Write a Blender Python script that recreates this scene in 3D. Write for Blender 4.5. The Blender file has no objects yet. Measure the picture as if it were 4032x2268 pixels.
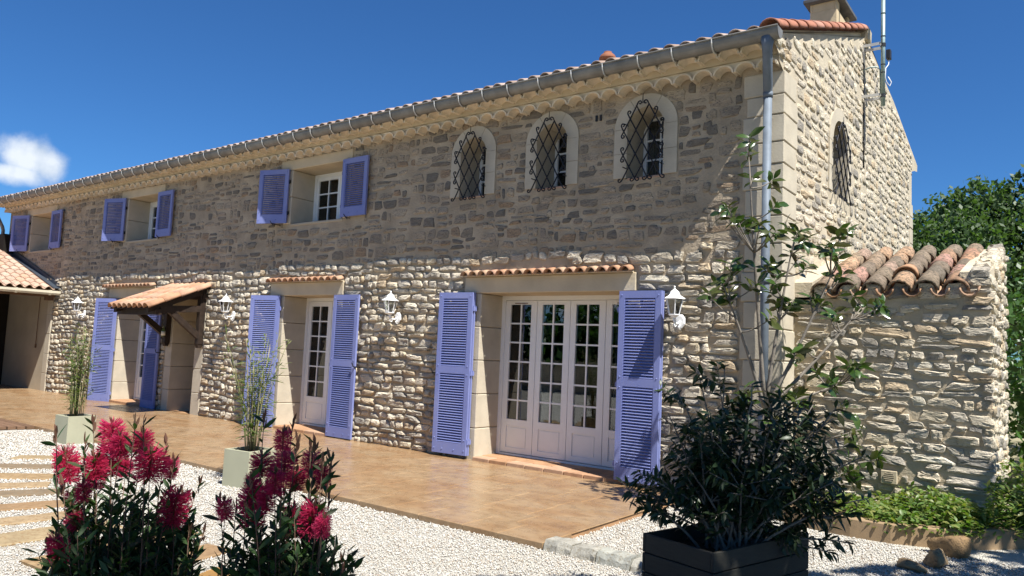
import bpy, bmesh, math, random
import numpy as np
from mathutils import Vector, Matrix
from mathutils.geometry import tessellate_polygon

R = random.Random(11)
rad = math.radians
SC = bpy.context.scene
COL = SC.collection

# ------------------------------------------------------------------ camera
CAM = Vector((2.4224, -7.9053, 1.4975))
yaw, pitch, roll = rad(36.961), rad(4.733), rad(2.4975)
f = Vector((-math.sin(yaw) * math.cos(pitch), math.cos(yaw) * math.cos(pitch), math.sin(pitch)))
r = Vector((math.cos(yaw), math.sin(yaw), 0)); u = r.cross(f)
r2 = r * math.cos(roll) + u * math.sin(roll); u2 = u * math.cos(roll) - r * math.sin(roll)
cd = bpy.data.cameras.new('camera'); cd.sensor_width = 36; cd.lens = 26.18; cd.clip_start = .05; cd.clip_end = 3000
co = bpy.data.objects.new('camera', cd); COL.objects.link(co)
co.matrix_world = Matrix.Translation(CAM) @ Matrix((r2, u2, -f)).transposed().to_4x4()
SC.camera = co

# ------------------------------------------------------------------ sky and sun
SUN = Vector((2.7, -1.0, 4.7)).normalized()
w = bpy.data.worlds.new('World'); SC.world = w; w.use_nodes = True
nt = w.node_tree; nt.nodes.clear()
def wn(t): return nt.nodes.new(t)
out = wn('ShaderNodeOutputWorld'); bg = wn('ShaderNodeBackground'); sky = wn('ShaderNodeTexSky')
sky.sky_type = 'NISHITA'; sky.sun_disc = False
sky.sun_elevation = math.asin(SUN.z); sky.sun_rotation = math.atan2(SUN.x, SUN.y)
sky.air_density = 1.0; sky.dust_density = 0.0; sky.ozone_density = 4.0; sky.altitude = 200
bg.inputs['Strength'].default_value = 0.054
hs = wn('ShaderNodeHueSaturation'); hs.inputs['Saturation'].default_value = 1.0; hs.inputs['Value'].default_value = 1.0
wb = wn('ShaderNodeMixRGB'); wb.blend_type = 'MULTIPLY'; wb.inputs[0].default_value = 1; wb.inputs[2].default_value = (.40, .80, 1.22, 1)   # camera's blue rendering of a clean sky
nt.links.new(sky.outputs[0], wb.inputs[1]); nt.links.new(wb.outputs[0], hs.inputs['Color'])
# fair-weather cumulus, low in the sky all round, with one big puff north-west of the house
tc = wn('ShaderNodeTexCoord')
def M(op, a, b=None, c=None):
    n = wn('ShaderNodeMath'); n.operation = op
    for i, v in enumerate((a, b, c)):
        if v is None: continue
        if isinstance(v, (int, float)): n.inputs[i].default_value = v
        else: nt.links.new(v, n.inputs[i])
    return n.outputs[0]
sep = wn('ShaderNodeSeparateXYZ'); nt.links.new(tc.outputs['Generated'], sep.inputs[0])
az = M('ARCTAN2', sep.outputs['Y'], sep.outputs['X']); el = M('ARCSINE', sep.outputs['Z'])
noi = wn('ShaderNodeTexNoise'); noi.inputs['Scale'].default_value = 16; noi.inputs['Detail'].default_value = 9; noi.inputs['Roughness'].default_value = .62
nt.links.new(tc.outputs['Generated'], noi.inputs['Vector'])
CLOUDS = [(2.806, .192, .046, .030), (2.783, .187, .026, .026), (2.818, .172, .045, .017), (2.70, .147, .012, .006), (2.83, .060, .05, .03)]
for k in range(14):                      # the same kind of puffs elsewhere round the horizon
    a = 0.3 + k * .43
    if a > math.pi: a -= 2 * math.pi
    if 1.2 < a < 3.1: continue
    CLOUDS.append((a, R.uniform(.06, .22), R.uniform(.05, .12), R.uniform(.02, .045)))
dens = None
for (a, e, wa, we) in CLOUDS:
    dx = M('DIVIDE', M('SUBTRACT', az, a), wa); dy = M('DIVIDE', M('SUBTRACT', el, e), we)
    d = M('SUBTRACT', 1.0, M('SQRT', M('ADD', M('MULTIPLY', dx, dx), M('MULTIPLY', dy, dy))))
    dens = d if dens is None else M('MAXIMUM', dens, d)
nd = M('ADD', dens, M('MULTIPLY', M('SUBTRACT', noi.outputs['Fac'], .5), 1.5))
mr = wn('ShaderNodeMapRange'); mr.interpolation_type = 'SMOOTHSTEP'
nt.links.new(nd, mr.inputs['Value']); mr.inputs['From Min'].default_value = .05; mr.inputs['From Max'].default_value = .85
mr.inputs['To Max'].default_value = .92
noi2 = wn('ShaderNodeTexNoise'); noi2.inputs['Scale'].default_value = 22; noi2.inputs['Detail'].default_value = 5
nt.links.new(tc.outputs['Generated'], noi2.inputs['Vector'])
cr = wn('ShaderNodeMixRGB'); cr.inputs[1].default_value = (5.0, 6.2, 8.0, 1); cr.inputs[2].default_value = (9.6, 10.2, 10.8, 1)
cr2 = wn('ShaderNodeMapRange'); nt.links.new(noi2.outputs['Fac'], cr2.inputs['Value']); cr2.inputs['From Min'].default_value = .36; cr2.inputs['From Max'].default_value = .62
nt.links.new(cr2.outputs[0], cr.inputs[0])
mx = wn('ShaderNodeMixRGB'); nt.links.new(mr.outputs[0], mx.inputs[0]); nt.links.new(hs.outputs[0], mx.inputs[1]); nt.links.new(cr.outputs[0], mx.inputs[2])
nt.links.new(mx.outputs[0], bg.inputs['Color']); nt.links.new(bg.outputs[0], out.inputs[0])

sl = bpy.data.lights.new('sun', 'SUN'); sl.energy = 5.0; sl.angle = rad(.53); sl.color = (1, .965, .905)
so = bpy.data.objects.new('sun', sl); COL.objects.link(so)
so.rotation_euler = (-SUN).to_track_quat('-Z', 'Y').to_euler(); so.location = (10, -6, 20)
vs = SC.view_settings; vs.view_transform = 'Standard'; vs.look = 'None'; vs.gamma = 1; vs.use_curve_mapping = False; vs.exposure = 0.88
SC.render.engine = 'CYCLES'; SC.cycles.max_bounces = 6; SC.cycles.caustics_reflective = False; SC.cycles.caustics_refractive = False; SC.cycles.transparent_max_bounces = 16

# ------------------------------------------------------------------ materials
MATS = {}
class NB:                                     # small node builder
    def __init__(s, name):
        m = bpy.data.materials.new(name); m.use_nodes = True; s.m = m; s.t = m.node_tree
        s.b = s.t.nodes['Principled BSDF']; s.o = s.t.nodes['Material Output']
    def n(s, t, **k):
        x = s.t.nodes.new(t)
        for a, v in k.items():
            if a in x.inputs: x.inputs[a].default_value = v
            else: setattr(x, a, v)
        return x
    def l(s, a, b): s.t.links.new(a, b)
    def pos(s, scale=(1, 1, 1)):
        g = s.n('ShaderNodeNewGeometry'); mp = s.n('ShaderNodeMapping'); s.l(g.outputs['Position'], mp.inputs['Vector']); mp.inputs['Scale'].default_value = scale
        return mp.outputs[0]
    def noise(s, v, sc, det=4, ro=.55, dist=0):
        x = s.n('ShaderNodeTexNoise'); s.l(v, x.inputs['Vector']); x.inputs['Scale'].default_value = sc; x.inputs['Detail'].default_value = det
        x.inputs['Roughness'].default_value = ro; x.inputs['Distortion'].default_value = dist
        return x.outputs['Fac']
    def math(s, op, a, b):
        x = s.n('ShaderNodeMath', operation=op)
        for i, v in enumerate((a, b)):
            if isinstance(v, (int, float)): x.inputs[i].default_value = v
            else: s.l(v, x.inputs[i])
        return x.outputs[0]
    def ramp(s, fac, stops, interp='LINEAR'):
        x = s.n('ShaderNodeValToRGB'); x.color_ramp.interpolation = interp; e = x.color_ramp.elements
        while len(e) < len(stops): e.new(.5)
        for el, (p, c) in zip(e, stops): el.position = p; el.color = (*c, 1) if len(c) == 3 else c
        s.l(fac, x.inputs[0]); return x.outputs[0]
    def mix(s, fac, a, b, mode='MIX'):
        x = s.n('ShaderNodeMixRGB', blend_type=mode)
        for i, v in enumerate((fac, a, b)):
            if isinstance(v, (int, float)): x.inputs[i].default_value = v
            elif isinstance(v, tuple): x.inputs[i].default_value = (*v, 1)
            else: s.l(v, x.inputs[i])
        return x.outputs[0]
    def rnd(s):                               # one random value per piece (object random + mesh attribute for joined pieces)
        o = s.n('ShaderNodeObjectInfo'); a = s.n('ShaderNodeAttribute', attribute_name='rnd')
        return s.math('FRACT', s.math('ADD', o.outputs['Random'], a.outputs['Fac']), 0)
    def bump(s, h, st=.5, d=.01, prev=None):
        x = s.n('ShaderNodeBump'); s.l(h, x.inputs['Height']); x.inputs['Strength'].default_value = st; x.inputs['Distance'].default_value = d
        if prev is not None: s.l(prev, x.inputs['Normal'])
        s.l(x.outputs[0], s.b.inputs['Normal']); return x.outputs[0]
    def col(s, c):
        if isinstance(c, tuple): s.b.inputs['Base Color'].default_value = (*c, 1)
        else: s.l(c, s.b.inputs['Base Color'])
    def rough(s, v, spec=.3, metal=0):
        s.b.inputs['Roughness'].default_value = v; s.b.inputs['Specular IOR Level'].default_value = spec; s.b.inputs['Metallic'].default_value = metal

def simple(name, c, rough=.7, spec=.3, metal=0, var=.18, sc=6, bump=.25, bsc=60, bd=.003):
    b = NB(name); v = b.pos(); n = b.noise(v, sc, 6)
    lo = tuple(x * (1 - var) for x in c); hi = tuple(min(1, x * (1 + var)) for x in c)
    b.col(b.ramp(n, [(.3, lo), (.7, hi)])); b.rough(rough, spec, metal)
    if bump: b.bump(b.noise(v, bsc, 5), bump, bd)
    MATS[name] = b.m; return b.m

def pieces(name, cols, rough=.8, spec=.25, dark=None, sc=9, fine=70, bump=.6, bd=.012, stretch=(1, 1, 1), sheen=0):
    """material of a kind of piece: each piece takes one of the colours, then blotches and grain"""
    b = NB(name); rn = b.rnd(); v = b.pos(stretch); k = len(cols)
    base = b.ramp(rn, [(i / k, c) for i, c in enumerate(cols)], 'CONSTANT')
    n1 = b.noise(v, sc, 7, .65); n2 = b.noise(v, fine, 5, .7)
    c = b.mix(1, base, b.ramp(n1, [(.25, (.72, .72, .72)), (.75, (1.22, 1.22, 1.22))]), 'MULTIPLY')
    if dark: c = b.mix(b.ramp(n2, [(dark[1], (1, 1, 1)), (dark[1] + .12, (0, 0, 0))]), c, dark[0])
    b.col(c); b.rough(rough, spec)
    b.bump(b.math('ADD', n1, b.math('MULTIPLY', n2, .45)), bump, bd)
    MATS[name] = b.m; return b.m

m_mortar = simple('lime_mortar', (.50, .435, .325), .95, .1, var=.16, sc=3, bump=.7, bsc=38, bd=.012)
m_mortar_shade = simple('shaded_mortar', (.385, .315, .225), .95, .1, var=.26, sc=2.4, bump=.9, bsc=30, bd=.016)  # front wall's eave shade and dim grazing sun darkened into the mortar colour
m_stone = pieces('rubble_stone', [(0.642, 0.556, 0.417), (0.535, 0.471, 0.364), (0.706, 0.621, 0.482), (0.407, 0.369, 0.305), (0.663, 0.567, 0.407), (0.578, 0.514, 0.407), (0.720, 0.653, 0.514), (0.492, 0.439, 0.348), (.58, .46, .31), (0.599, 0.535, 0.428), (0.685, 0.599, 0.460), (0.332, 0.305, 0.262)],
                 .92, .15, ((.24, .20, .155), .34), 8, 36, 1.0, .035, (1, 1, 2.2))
m_stone_shade = pieces('shaded_rubble_stone', [(.40, .325, .235), (.27, .23, .175), (.42, .345, .25), (.22, .19, .15), (.37, .305, .22), (.33, .275, .205), (.44, .365, .265), (.30, .25, .19), (.34, .25, .165), (.39, .32, .235), (.36, .30, .22), (.19, .17, .14)],
                    .92, .15, ((.15, .125, .10), .36), 8, 36, .9, .03, (1, 1, 2.2))  # same rubble as below; the eave's shade is put into its darker colours
m_quoin = simple('dressed_limestone', (.50, .445, .345), .9, .15, var=.1, sc=4, bump=.5, bsc=45, bd=.006)
m_render = simple('cream_render', (.53, .445, .31), .92, .12, var=.12, sc=2.2, bump=.5, bsc=30, bd=.006)
m_wallr = simple('beige_render', (0.425, 0.365, 0.272), .92, .12, var=.1, sc=1.6, bump=.4, bsc=50, bd=.004)
def bluemat():
    b = NB('lavender_paint'); v = b.pos(); n = b.noise(v, 1.6, 6, .6); g = b.noise(b.pos((30, 30, 3)), 3, 5, .6)
    c = b.ramp(n, [(.3, (.175, .208, .45)), (.5, (.196, .23, .475)), (.72, (.235, .265, .49))])
    c = b.mix(b.ramp(g, [(.60, (0, 0, 0)), (.78, (.55, .55, .55))]), c, (.27, .285, .43))
    b.col(c); b.rough(.6, .25); b.bump(g, .2, .002); MATS['lavender_paint'] = b.m; return b.m
m_blue = bluemat()
m_white = simple('white_paint', (.79, .80, .79), .4, .4, var=.03, sc=4, bump=0)
m_lamp = simple('white_enamel', (.85, .86, .86), .3, .5, var=.02, bump=0)
m_zinc = simple('weathered_zinc', (.215, .21, .19), .55, .4, .35, var=.25, sc=5, bump=.1, bsc=20, bd=.003)
m_zincl = simple('bright_zinc', (.62, .61, .57), .45, .5, .5, var=.1, bump=0)
m_pipe = simple('galvanised_pipe', (.15, .18, .215), .62, .3, .1, var=.18, sc=8, bump=.08, bsc=20, bd=.002)
m_iron = simple('black_iron', (.012, .012, .016), .45, .5, .3, var=.3, sc=30, bump=.2, bsc=90, bd=.002)
m_beam = simple('dark_stained_wood', (.030, .019, .013), .6, .35, var=.4, sc=12, bump=.3, bsc=40, bd=.003)
m_fascia = simple('brown_wood', (.12, .065, .032), .6, .3, var=.3, sc=10, bump=.3, bsc=40, bd=.003)
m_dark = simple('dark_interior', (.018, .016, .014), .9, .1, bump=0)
m_curt = simple('net_curtain', (.62, .60, .60), .9, .1, var=.05, bump=0)
m_tile_new = pieces('new_clay_tile', [(0.427, 0.239, 0.142), (0.466, 0.279, 0.182), (0.401, 0.214, 0.123), (0.454, 0.298, 0.194), (0.434, 0.259, 0.175)], .8, .25, None, 9, 80, .3, .004)
m_tile_pale = pieces('pale_clay_tile', [(0.439, 0.300, 0.220), (0.466, 0.333, 0.253), (0.413, 0.280, 0.206), (0.453, 0.293, 0.200)], .8, .25, None, 8, 80, .3, .004)
m_tile_old = pieces('weathered_clay_tile', [(.34, .205, .13), (.20, .155, .115), (.40, .225, .15), (.16, .135, .105), (.42, .27, .17), (.29, .21, .145), (.40, .23, .18), (.23, .18, .13), (.33, .24, .16), (.44, .255, .155), (.36, .25, .19)], .9, .2, ((.09, .076, .055), .41), 6, 30, .4, .006)
m_tile_roof = pieces('roof_clay_tile', [(0.432, 0.331, 0.274), (0.374, 0.288, 0.238), (0.461, 0.360, 0.302), (0.360, 0.259, 0.202)], .85, .2, None, 9, 80, .3, .004)
m_tile_red = pieces('red_clay_tile', [(.37, .155, .095), (.41, .19, .125), (.34, .145, .09), (.43, .215, .15)], .75, .3, None, 9, 60, .3, .004)
m_channel = pieces('channel_clay_tile', [(0.413, 0.239, 0.140), (0.386, 0.220, 0.120), (0.439, 0.280, 0.180)], .85, .2, None, 9, 60, .3, .004)
m_genoise = pieces('limewashed_cornice', [(.71, .62, .475), (.73, .64, .50), (.69, .60, .455), (.72, .63, .485)], .92, .12, None, 5, 50, .4, .006)
m_pot = simple('pale_green_concrete', (.385, .38, .27), .75, .25, var=.07, sc=3, bump=.15, bsc=40, bd=.002)
m_soil = simple('dark_soil', (.05, .035, .025), .95, .1, var=.4, sc=20, bump=.8, bsc=40, bd=.01)
m_planter = pieces('black_stained_board', [(.028, .028, .022), (.034, .032, .026), (.024, .024, .020)], .6, .3, None, 14, 60, .35, .004, (1, 1, 6))
m_sleeper = pieces('oak_sleeper', [(0.285, 0.175, 0.077), (0.259, 0.168, 0.091), (0.194, 0.149, 0.097), (0.298, 0.207, 0.110), (0.318, 0.233, 0.136), (0.298, 0.227, 0.130), (0.292, 0.162, 0.052)], .85, .2, ((.22, .13, .06), .36), 10, 40, .5, .005)
m_deck = pieces('brown_deck_board', [(0.160, 0.092, 0.052), (0.184, 0.108, 0.064), (0.144, 0.084, 0.048)], .7, .3, None, 14, 60, .3, .003)
m_kerbst = pieces('grey_kerb_stone', [(0.320, 0.320, 0.280), (0.288, 0.296, 0.272), (0.344, 0.328, 0.280)], .9, .2, ((.22, .19, .14), .36), 9, 40, .8, .02)
m_rock = pieces('ochre_rock', [(0.375, 0.225, 0.090), (0.330, 0.232, 0.128), (0.270, 0.173, 0.083)], .75, .3, ((.14, .09, .05), .36), 6, 30, .9, .04)
m_bed = simple('tan_render', (0.288, 0.202, 0.119), .9, .15, var=.18, sc=3, bump=.4, bsc=40, bd=.004)
m_bark = simple('grey_bark', (.20, .175, .145), .9, .2, var=.3, sc=14, bump=.6, bsc=50, bd=.006)
m_twig = simple('brown_twig', (.12, .07, .05), .8, .2, var=.3, sc=20, bump=0)
m_cane = pieces('bamboo_cane', [(.30, .27, .13), (.22, .24, .09), (.36, .30, .17)], .5, .35, None, 20, 60, .1, .001)
m_bulb = simple('lamp_bulb', (.75, .75, .72), .3, .5, var=.02, bump=0)
m_grnmetal = simple('green_grey_metal', (.25, .33, .31), .45, .5, .3, var=.15, sc=12, bump=0)
m_chim = simple('chimney_render', (.52, .42, .27), .92, .12, var=.12, sc=5, bump=.4, bsc=40, bd=.005)
m_bottle = simple('green_glass_bottle', (.10, .14, .05), .08, .6, var=.05, bump=0)
m_label = simple('cream_paper', (.75, .73, .65), .7, .2, var=.02, bump=0)
m_black = simple('black_plastic', (.02, .02, .022), .5, .4, var=.1, bump=0)

def leafmat(name, cols, rough=.4, spec=.5, trans=.25, tcol=None):
    b = NB(name); rn = b.rnd(); k = len(cols)
    c = b.ramp(rn, [(i / max(1, k - 1), c) for i, c in enumerate(cols)])
    b.col(c); b.rough(rough, spec)
    t = b.n('ShaderNodeBsdfTranslucent'); b.l(b.mix(1, c, tcol or (1.6, 2.0, .6), 'MULTIPLY'), t.inputs[0])
    mx = b.n('ShaderNodeMixShader'); mx.inputs[0].default_value = trans
    b.l(b.b.outputs[0], mx.inputs[1]); b.l(t.outputs[0], mx.inputs[2]); b.l(mx.outputs[0], b.o.inputs[0])
    MATS[name] = b.m; return b.m
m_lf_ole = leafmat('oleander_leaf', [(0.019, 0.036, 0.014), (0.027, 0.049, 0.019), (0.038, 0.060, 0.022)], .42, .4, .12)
m_lf_bb = leafmat('bottlebrush_leaf', [(0.021, 0.044, 0.016), (0.032, 0.068, 0.021), (0.048, 0.092, 0.027), (0.048, 0.044, 0.026)], .5, .25, .2)
m_lf_mag = leafmat('magnolia_leaf', [(0.030, 0.064, 0.013), (0.053, 0.098, 0.022), (0.075, 0.068, 0.022), (0.041, 0.083, 0.019)], .22, .6, .15)
m_lf_bam = leafmat('bamboo_leaf', [(0.064, 0.104, 0.028), (0.096, 0.136, 0.040), (0.160, 0.160, 0.064), (0.080, 0.128, 0.032)], .5, .3, .3)
m_lf_tree = leafmat('tree_leaf', [(0.049, 0.086, 0.030), (0.068, 0.112, 0.038), (0.098, 0.150, 0.060), (0.056, 0.098, 0.034)], .5, .35, .3)
m_lf_hedge = leafmat('hedge_leaf', [(0.032, 0.076, 0.019), (0.047, 0.104, 0.025), (0.068, 0.137, 0.036)], .4, .45, .25)
m_lf_cover = leafmat('ground_cover_leaf', [(0.072, 0.137, 0.029), (0.108, 0.180, 0.043), (0.158, 0.216, 0.058), (0.216, 0.216, 0.065), (0.058, 0.115, 0.025)], .45, .4, .3)
m_fl = leafmat('crimson_stamen', [(.52, .03, .10), (.64, .06, .17), (.44, .022, .08), (.56, .04, .11)], .6, .2, .45, (1.25, 1.3, 1.3))
m_budl = leafmat('bronze_bud', [(.13, .06, .04), (.17, .085, .055), (.10, .065, .035)], .5, .3, .2, (1.4, 1.2, 1))

def glassmat():
    b = NB('window_glass'); b.rough(.02, .5); b.col((.01, .011, .012))
    tr = b.n('ShaderNodeBsdfTransparent'); tr.inputs[0].default_value = (.60, .62, .62, 1)
    gl = b.n('ShaderNodeBsdfGlossy'); gl.inputs['Roughness'].default_value = .01; gl.inputs['Color'].default_value = (.9, .92, .95, 1)
    fr = b.n('ShaderNodeFresnel'); fr.inputs['IOR'].default_value = 1.75
    mx = b.n('ShaderNodeMixShader'); b.l(fr.outputs[0], mx.inputs[0]); b.l(tr.outputs[0], mx.inputs[1]); b.l(gl.outputs[0], mx.inputs[2])
    b.l(mx.outputs[0], b.o.inputs[0]); return b.m
m_glass = glassmat()

def gravelmat():
    b = NB('white_gravel'); v = b.pos()
    vo = b.n('ShaderNodeTexVoronoi'); b.l(v, vo.inputs['Vector']); vo.inputs['Scale'].default_value = 62
    vs_ = b.n('ShaderNodeSeparateColor'); b.l(vo.outputs['Color'], vs_.inputs[0])
    c = b.ramp(vs_.outputs[0], [(0, (.52, .495, .435)), (.5, (.56, .54, .48)), (.86, (.575, .56, .505)), (.95, (.41, .345, .27))], 'CONSTANT')
    n = b.noise(v, 1.3, 4)
    c = b.mix(1, c, b.ramp(n, [(.3, (.92, .90, .86)), (.7, (1, 1, 1))]), 'MULTIPLY')
    b.col(c); b.rough(.9, .2)
    b.bump(b.math('SUBTRACT', 1, vo.outputs['Distance']), 1.0, .02); return b.m
m_gravel = gravelmat()
m_pebble = pieces('white_pebble', [(0.555, 0.529, 0.474), (0.529, 0.494, 0.434), (0.568, 0.548, 0.501), (0.488, 0.447, 0.387), (0.548, 0.522, 0.461), (0.393, 0.325, 0.251), (0.562, 0.535, 0.488)], .85, .25, None, 30, 120, .2, .002)

def concretemat():
    b = NB('stamped_concrete'); v = b.pos(); rn = b.rnd()
    n1 = b.noise(b.pos((1, 1.6, 1)), 1.1, 8, .62); n2 = b.noise(v, 7, 7, .65); n3 = b.noise(v, 60, 4)
    c = b.ramp(n1, [(.28, (.225, .128, .064)), (.45, (.285, .178, .093)), (.56, (.315, .218, .127)), (.72, (.26, .158, .085))])
    c = b.mix(1, c, b.ramp(n2, [(.3, (.82, .80, .78)), (.65, (1.08, 1.08, 1.07))]), 'MULTIPLY')
    c = b.mix(1, c, b.ramp(rn, [(0, (.95, .94, .92)), (1, (1.04, 1.04, 1.04))]), 'MULTIPLY')
    b.col(c)
    b.l(b.ramp(n2, [(.3, (.20, .20, .20)), (.7, (.38, .38, .38))]), b.b.inputs['Roughness']); b.b.inputs['Specular IOR Level'].default_value = .35
    b.bump(b.math('ADD', n2, b.math('MULTIPLY', n3, .3)), .35, .008); return b.m
m_conc = concretemat()

# ------------------------------------------------------------------ mesh helpers
class MB:
    def __init__(s): s.v = []; s.f = []; s.r = []
    def add(s, vs, fs, rn=None):
        k = len(s.v); s.v += [tuple(p) for p in vs]; s.f += [tuple(i + k for i in q) for q in fs]
        if rn is not None: s.r += [rn] * len(vs)
        return s
    def box(s, x0, x1, y0, y1, z0, z1, mtx=None):
        vs = [Vector((x, y, z)) for z in (z0, z1) for x, y in ((x0, y0), (x1, y0), (x1, y1), (x0, y1))]
        if mtx: vs = [mtx @ p for p in vs]
        return s.add(vs, [(3, 2, 1, 0), (4, 5, 6, 7), (0, 1, 5, 4), (1, 2, 6, 5), (2, 3, 7, 6), (3, 0, 4, 7)])
    def tube(s, pts, rr, n=6, cap=True):
        pts = [Vector(p) for p in pts]; m = len(pts)
        rs = rr if isinstance(rr, (list, tuple)) else [rr] * m
        vs = []; fs = []; up = None
        for i, p in enumerate(pts):
            d = (pts[min(i + 1, m - 1)] - pts[max(i - 1, 0)])
            d = d.normalized() if d.length > 1e-9 else Vector((0, 0, 1))
            if up is None: up = Vector((0, 0, 1)) if abs(d.z) < .9 else Vector((1, 0, 0))
            a = d.cross(up)
            a = a.normalized() if a.length > 1e-6 else d.orthogonal().normalized()
            b_ = a.cross(d); up = b_
            for k in range(n):
                t = 2 * math.pi * k / n; vs.append(p + (a * math.cos(t) + b_ * math.sin(t)) * rs[i])
        for i in range(m - 1):
            for k in range(n):
                fs.append((i * n + k, i * n + (k + 1) % n, (i + 1) * n + (k + 1) % n, (i + 1) * n + k))
        if cap: fs += [tuple(range(n))[::-1], tuple((m - 1) * n + k for k in range(n))]
        return s.add(vs, fs)
    def lathe(s, prof, n=12, c=(0, 0, 0), off=0.):
        vs = []; fs = []; m = len(prof)
        for (rr, z) in prof:
            for k in range(n):
                t = 2 * math.pi * (k + off) / n; vs.append((c[0] + rr * math.cos(t), c[1] + rr * math.sin(t), c[2] + z))
        for i in range(m - 1):
            for k in range(n): fs.append((i * n + k, i * n + (k + 1) % n, (i + 1) * n + (k + 1) % n, (i + 1) * n + k))
        fs += [tuple(range(n))[::-1], tuple((m - 1) * n + k for k in range(n))]
        return s.add(vs, fs)
    def prism(s, poly, y0, y1, ax='y'):
        n = len(poly)
        def P(a, b, c): return (a, c, b) if ax == 'y' else ((c, a, b) if ax == 'x' else (a, b, c))
        vs = [P(a, b, y0) for a, b in poly] + [P(a, b, y1) for a, b in poly]
        fs = [(i, (i + 1) % n, n + (i + 1) % n, n + i) for i in range(n)]
        tri = tessellate_polygon([[Vector((a, b, 0)) for a, b in poly]])
        for t in tri: fs += [tuple(t), tuple(n + i for i in t[::-1])]
        return s.add(vs, fs)
    def mesh(s, name, m, smooth=False):
        me = bpy.data.meshes.new(name); me.from_pydata(s.v, [], s.f)
        if s.r and len(s.r) == len(s.v):
            at = me.attributes.new('rnd', 'FLOAT', 'POINT'); at.data.foreach_set('value', s.r)
        me.materials.append(m)
        bm = bmesh.new(); bm.from_mesh(me); bmesh.ops.recalc_face_normals(bm, faces=bm.faces); bm.to_mesh(me); bm.free()
        if smooth: me.polygons.foreach_set('use_smooth', [True] * len(me.polygons))
        me.update(); return me
    def obj(s, name, m, parent=None, smooth=False, bevel=0):
        o = link(name, s.mesh(name, m, smooth), parent)
        if bevel:
            md = o.modifiers.new('edge', 'BEVEL'); md.width = bevel; md.segments = 1; md.limit_method = 'ANGLE'
        return o

def link(name, data, parent=None, mtx=None):
    o = bpy.data.objects.new(name, data); COL.objects.link(o)
    if parent is not None: o.parent = parent
    if mtx is not None: o.matrix_local = mtx
    return o
def tag(o, label=None, cat=None, group=None, kind=None):
    if label: o['label'] = label
    if cat: o['category'] = cat
    if group: o['group'] = group
    if kind: o['kind'] = kind
    return o
def thing(name, label, cat, loc=(0, 0, 0), rz=0, group=None):
    o = bpy.data.objects.new(name, None); COL.objects.link(o); o.empty_display_size = .2
    o.location = loc; o.rotation_euler = (0, 0, rz); return tag(o, label, cat, group)
def copy_tree(o, parent=None):
    c = o.copy(); COL.objects.link(c)
    if parent is not None: c.parent = parent
    for ch in list(o.children): copy_tree(ch, c)
    return c
def TRS(loc, rot=(0, 0, 0), sc=(1, 1, 1)):
    from mathutils import Euler
    return Matrix.LocRotScale(Vector(loc), Euler(rot), Vector(sc))
def npmesh(name, V, F, m, smooth=False, rnd=None):
    """big mesh from numpy arrays; F is (n, k)"""
    me = bpy.data.meshes.new(name); k = F.shape[1]
    me.vertices.add(len(V)); me.vertices.foreach_set('co', V.astype(np.float32).ravel())
    me.loops.add(F.size); me.loops.foreach_set('vertex_index', F.astype(np.int32).ravel())
    me.polygons.add(len(F)); me.polygons.foreach_set('loop_start', np.arange(0, F.size, k, dtype=np.int32))
    if smooth: me.polygons.foreach_set('use_smooth', np.ones(len(F), bool))
    me.update(calc_edges=True)
    if rnd is not None:
        at = me.attributes.new('rnd', 'FLOAT', 'POINT'); at.data.foreach_set('value', rnd.astype(np.float32))
    me.materials.append(m); return me
def cam_dist(p): return (Vector(p) - CAM).length
def frame_depth(p): return (Vector(p) - CAM).dot(f)

def scatter_parts(base_meshes, mats4, scores, name, owner, mat_, stuff_name, keep=300, smooth=True):
    """pieces by matrix: the best `keep` become objects, the rest one joined part"""
    order = sorted(range(len(mats4)), key=lambda i: -scores[i])
    for i in order[:keep]:
        me = base_meshes[i % len(base_meshes)]
        link(name, me, owner, mats4[i])
    rest = order[keep:]
    if not rest: return
    Vs = []; Fs = []; Rn = []; n0 = 0
    arr = []
    for me in base_meshes:
        v = np.empty(len(me.vertices) * 3); me.vertices.foreach_get('co', v); v = v.reshape(-1, 3)
        me.calc_loop_triangles(); t = np.empty(len(me.loop_triangles) * 3, int); me.loop_triangles.foreach_get('vertices', t)
        arr.append((v, t.reshape(-1, 3)))
    for i in rest:
        v, t = arr[i % len(arr)]; A = np.array(mats4[i])
        Vs.append(v @ A[:3, :3].T + A[:3, 3]); Fs.append(t + n0); n0 += len(v); Rn.append(np.full(len(v), (i * .61803) % 1))
    me = npmesh(stuff_name, np.concatenate(Vs), np.concatenate(Fs), mat_, smooth, np.concatenate(Rn))
    tag(link(stuff_name, me, owner), kind='stuff')

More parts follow.
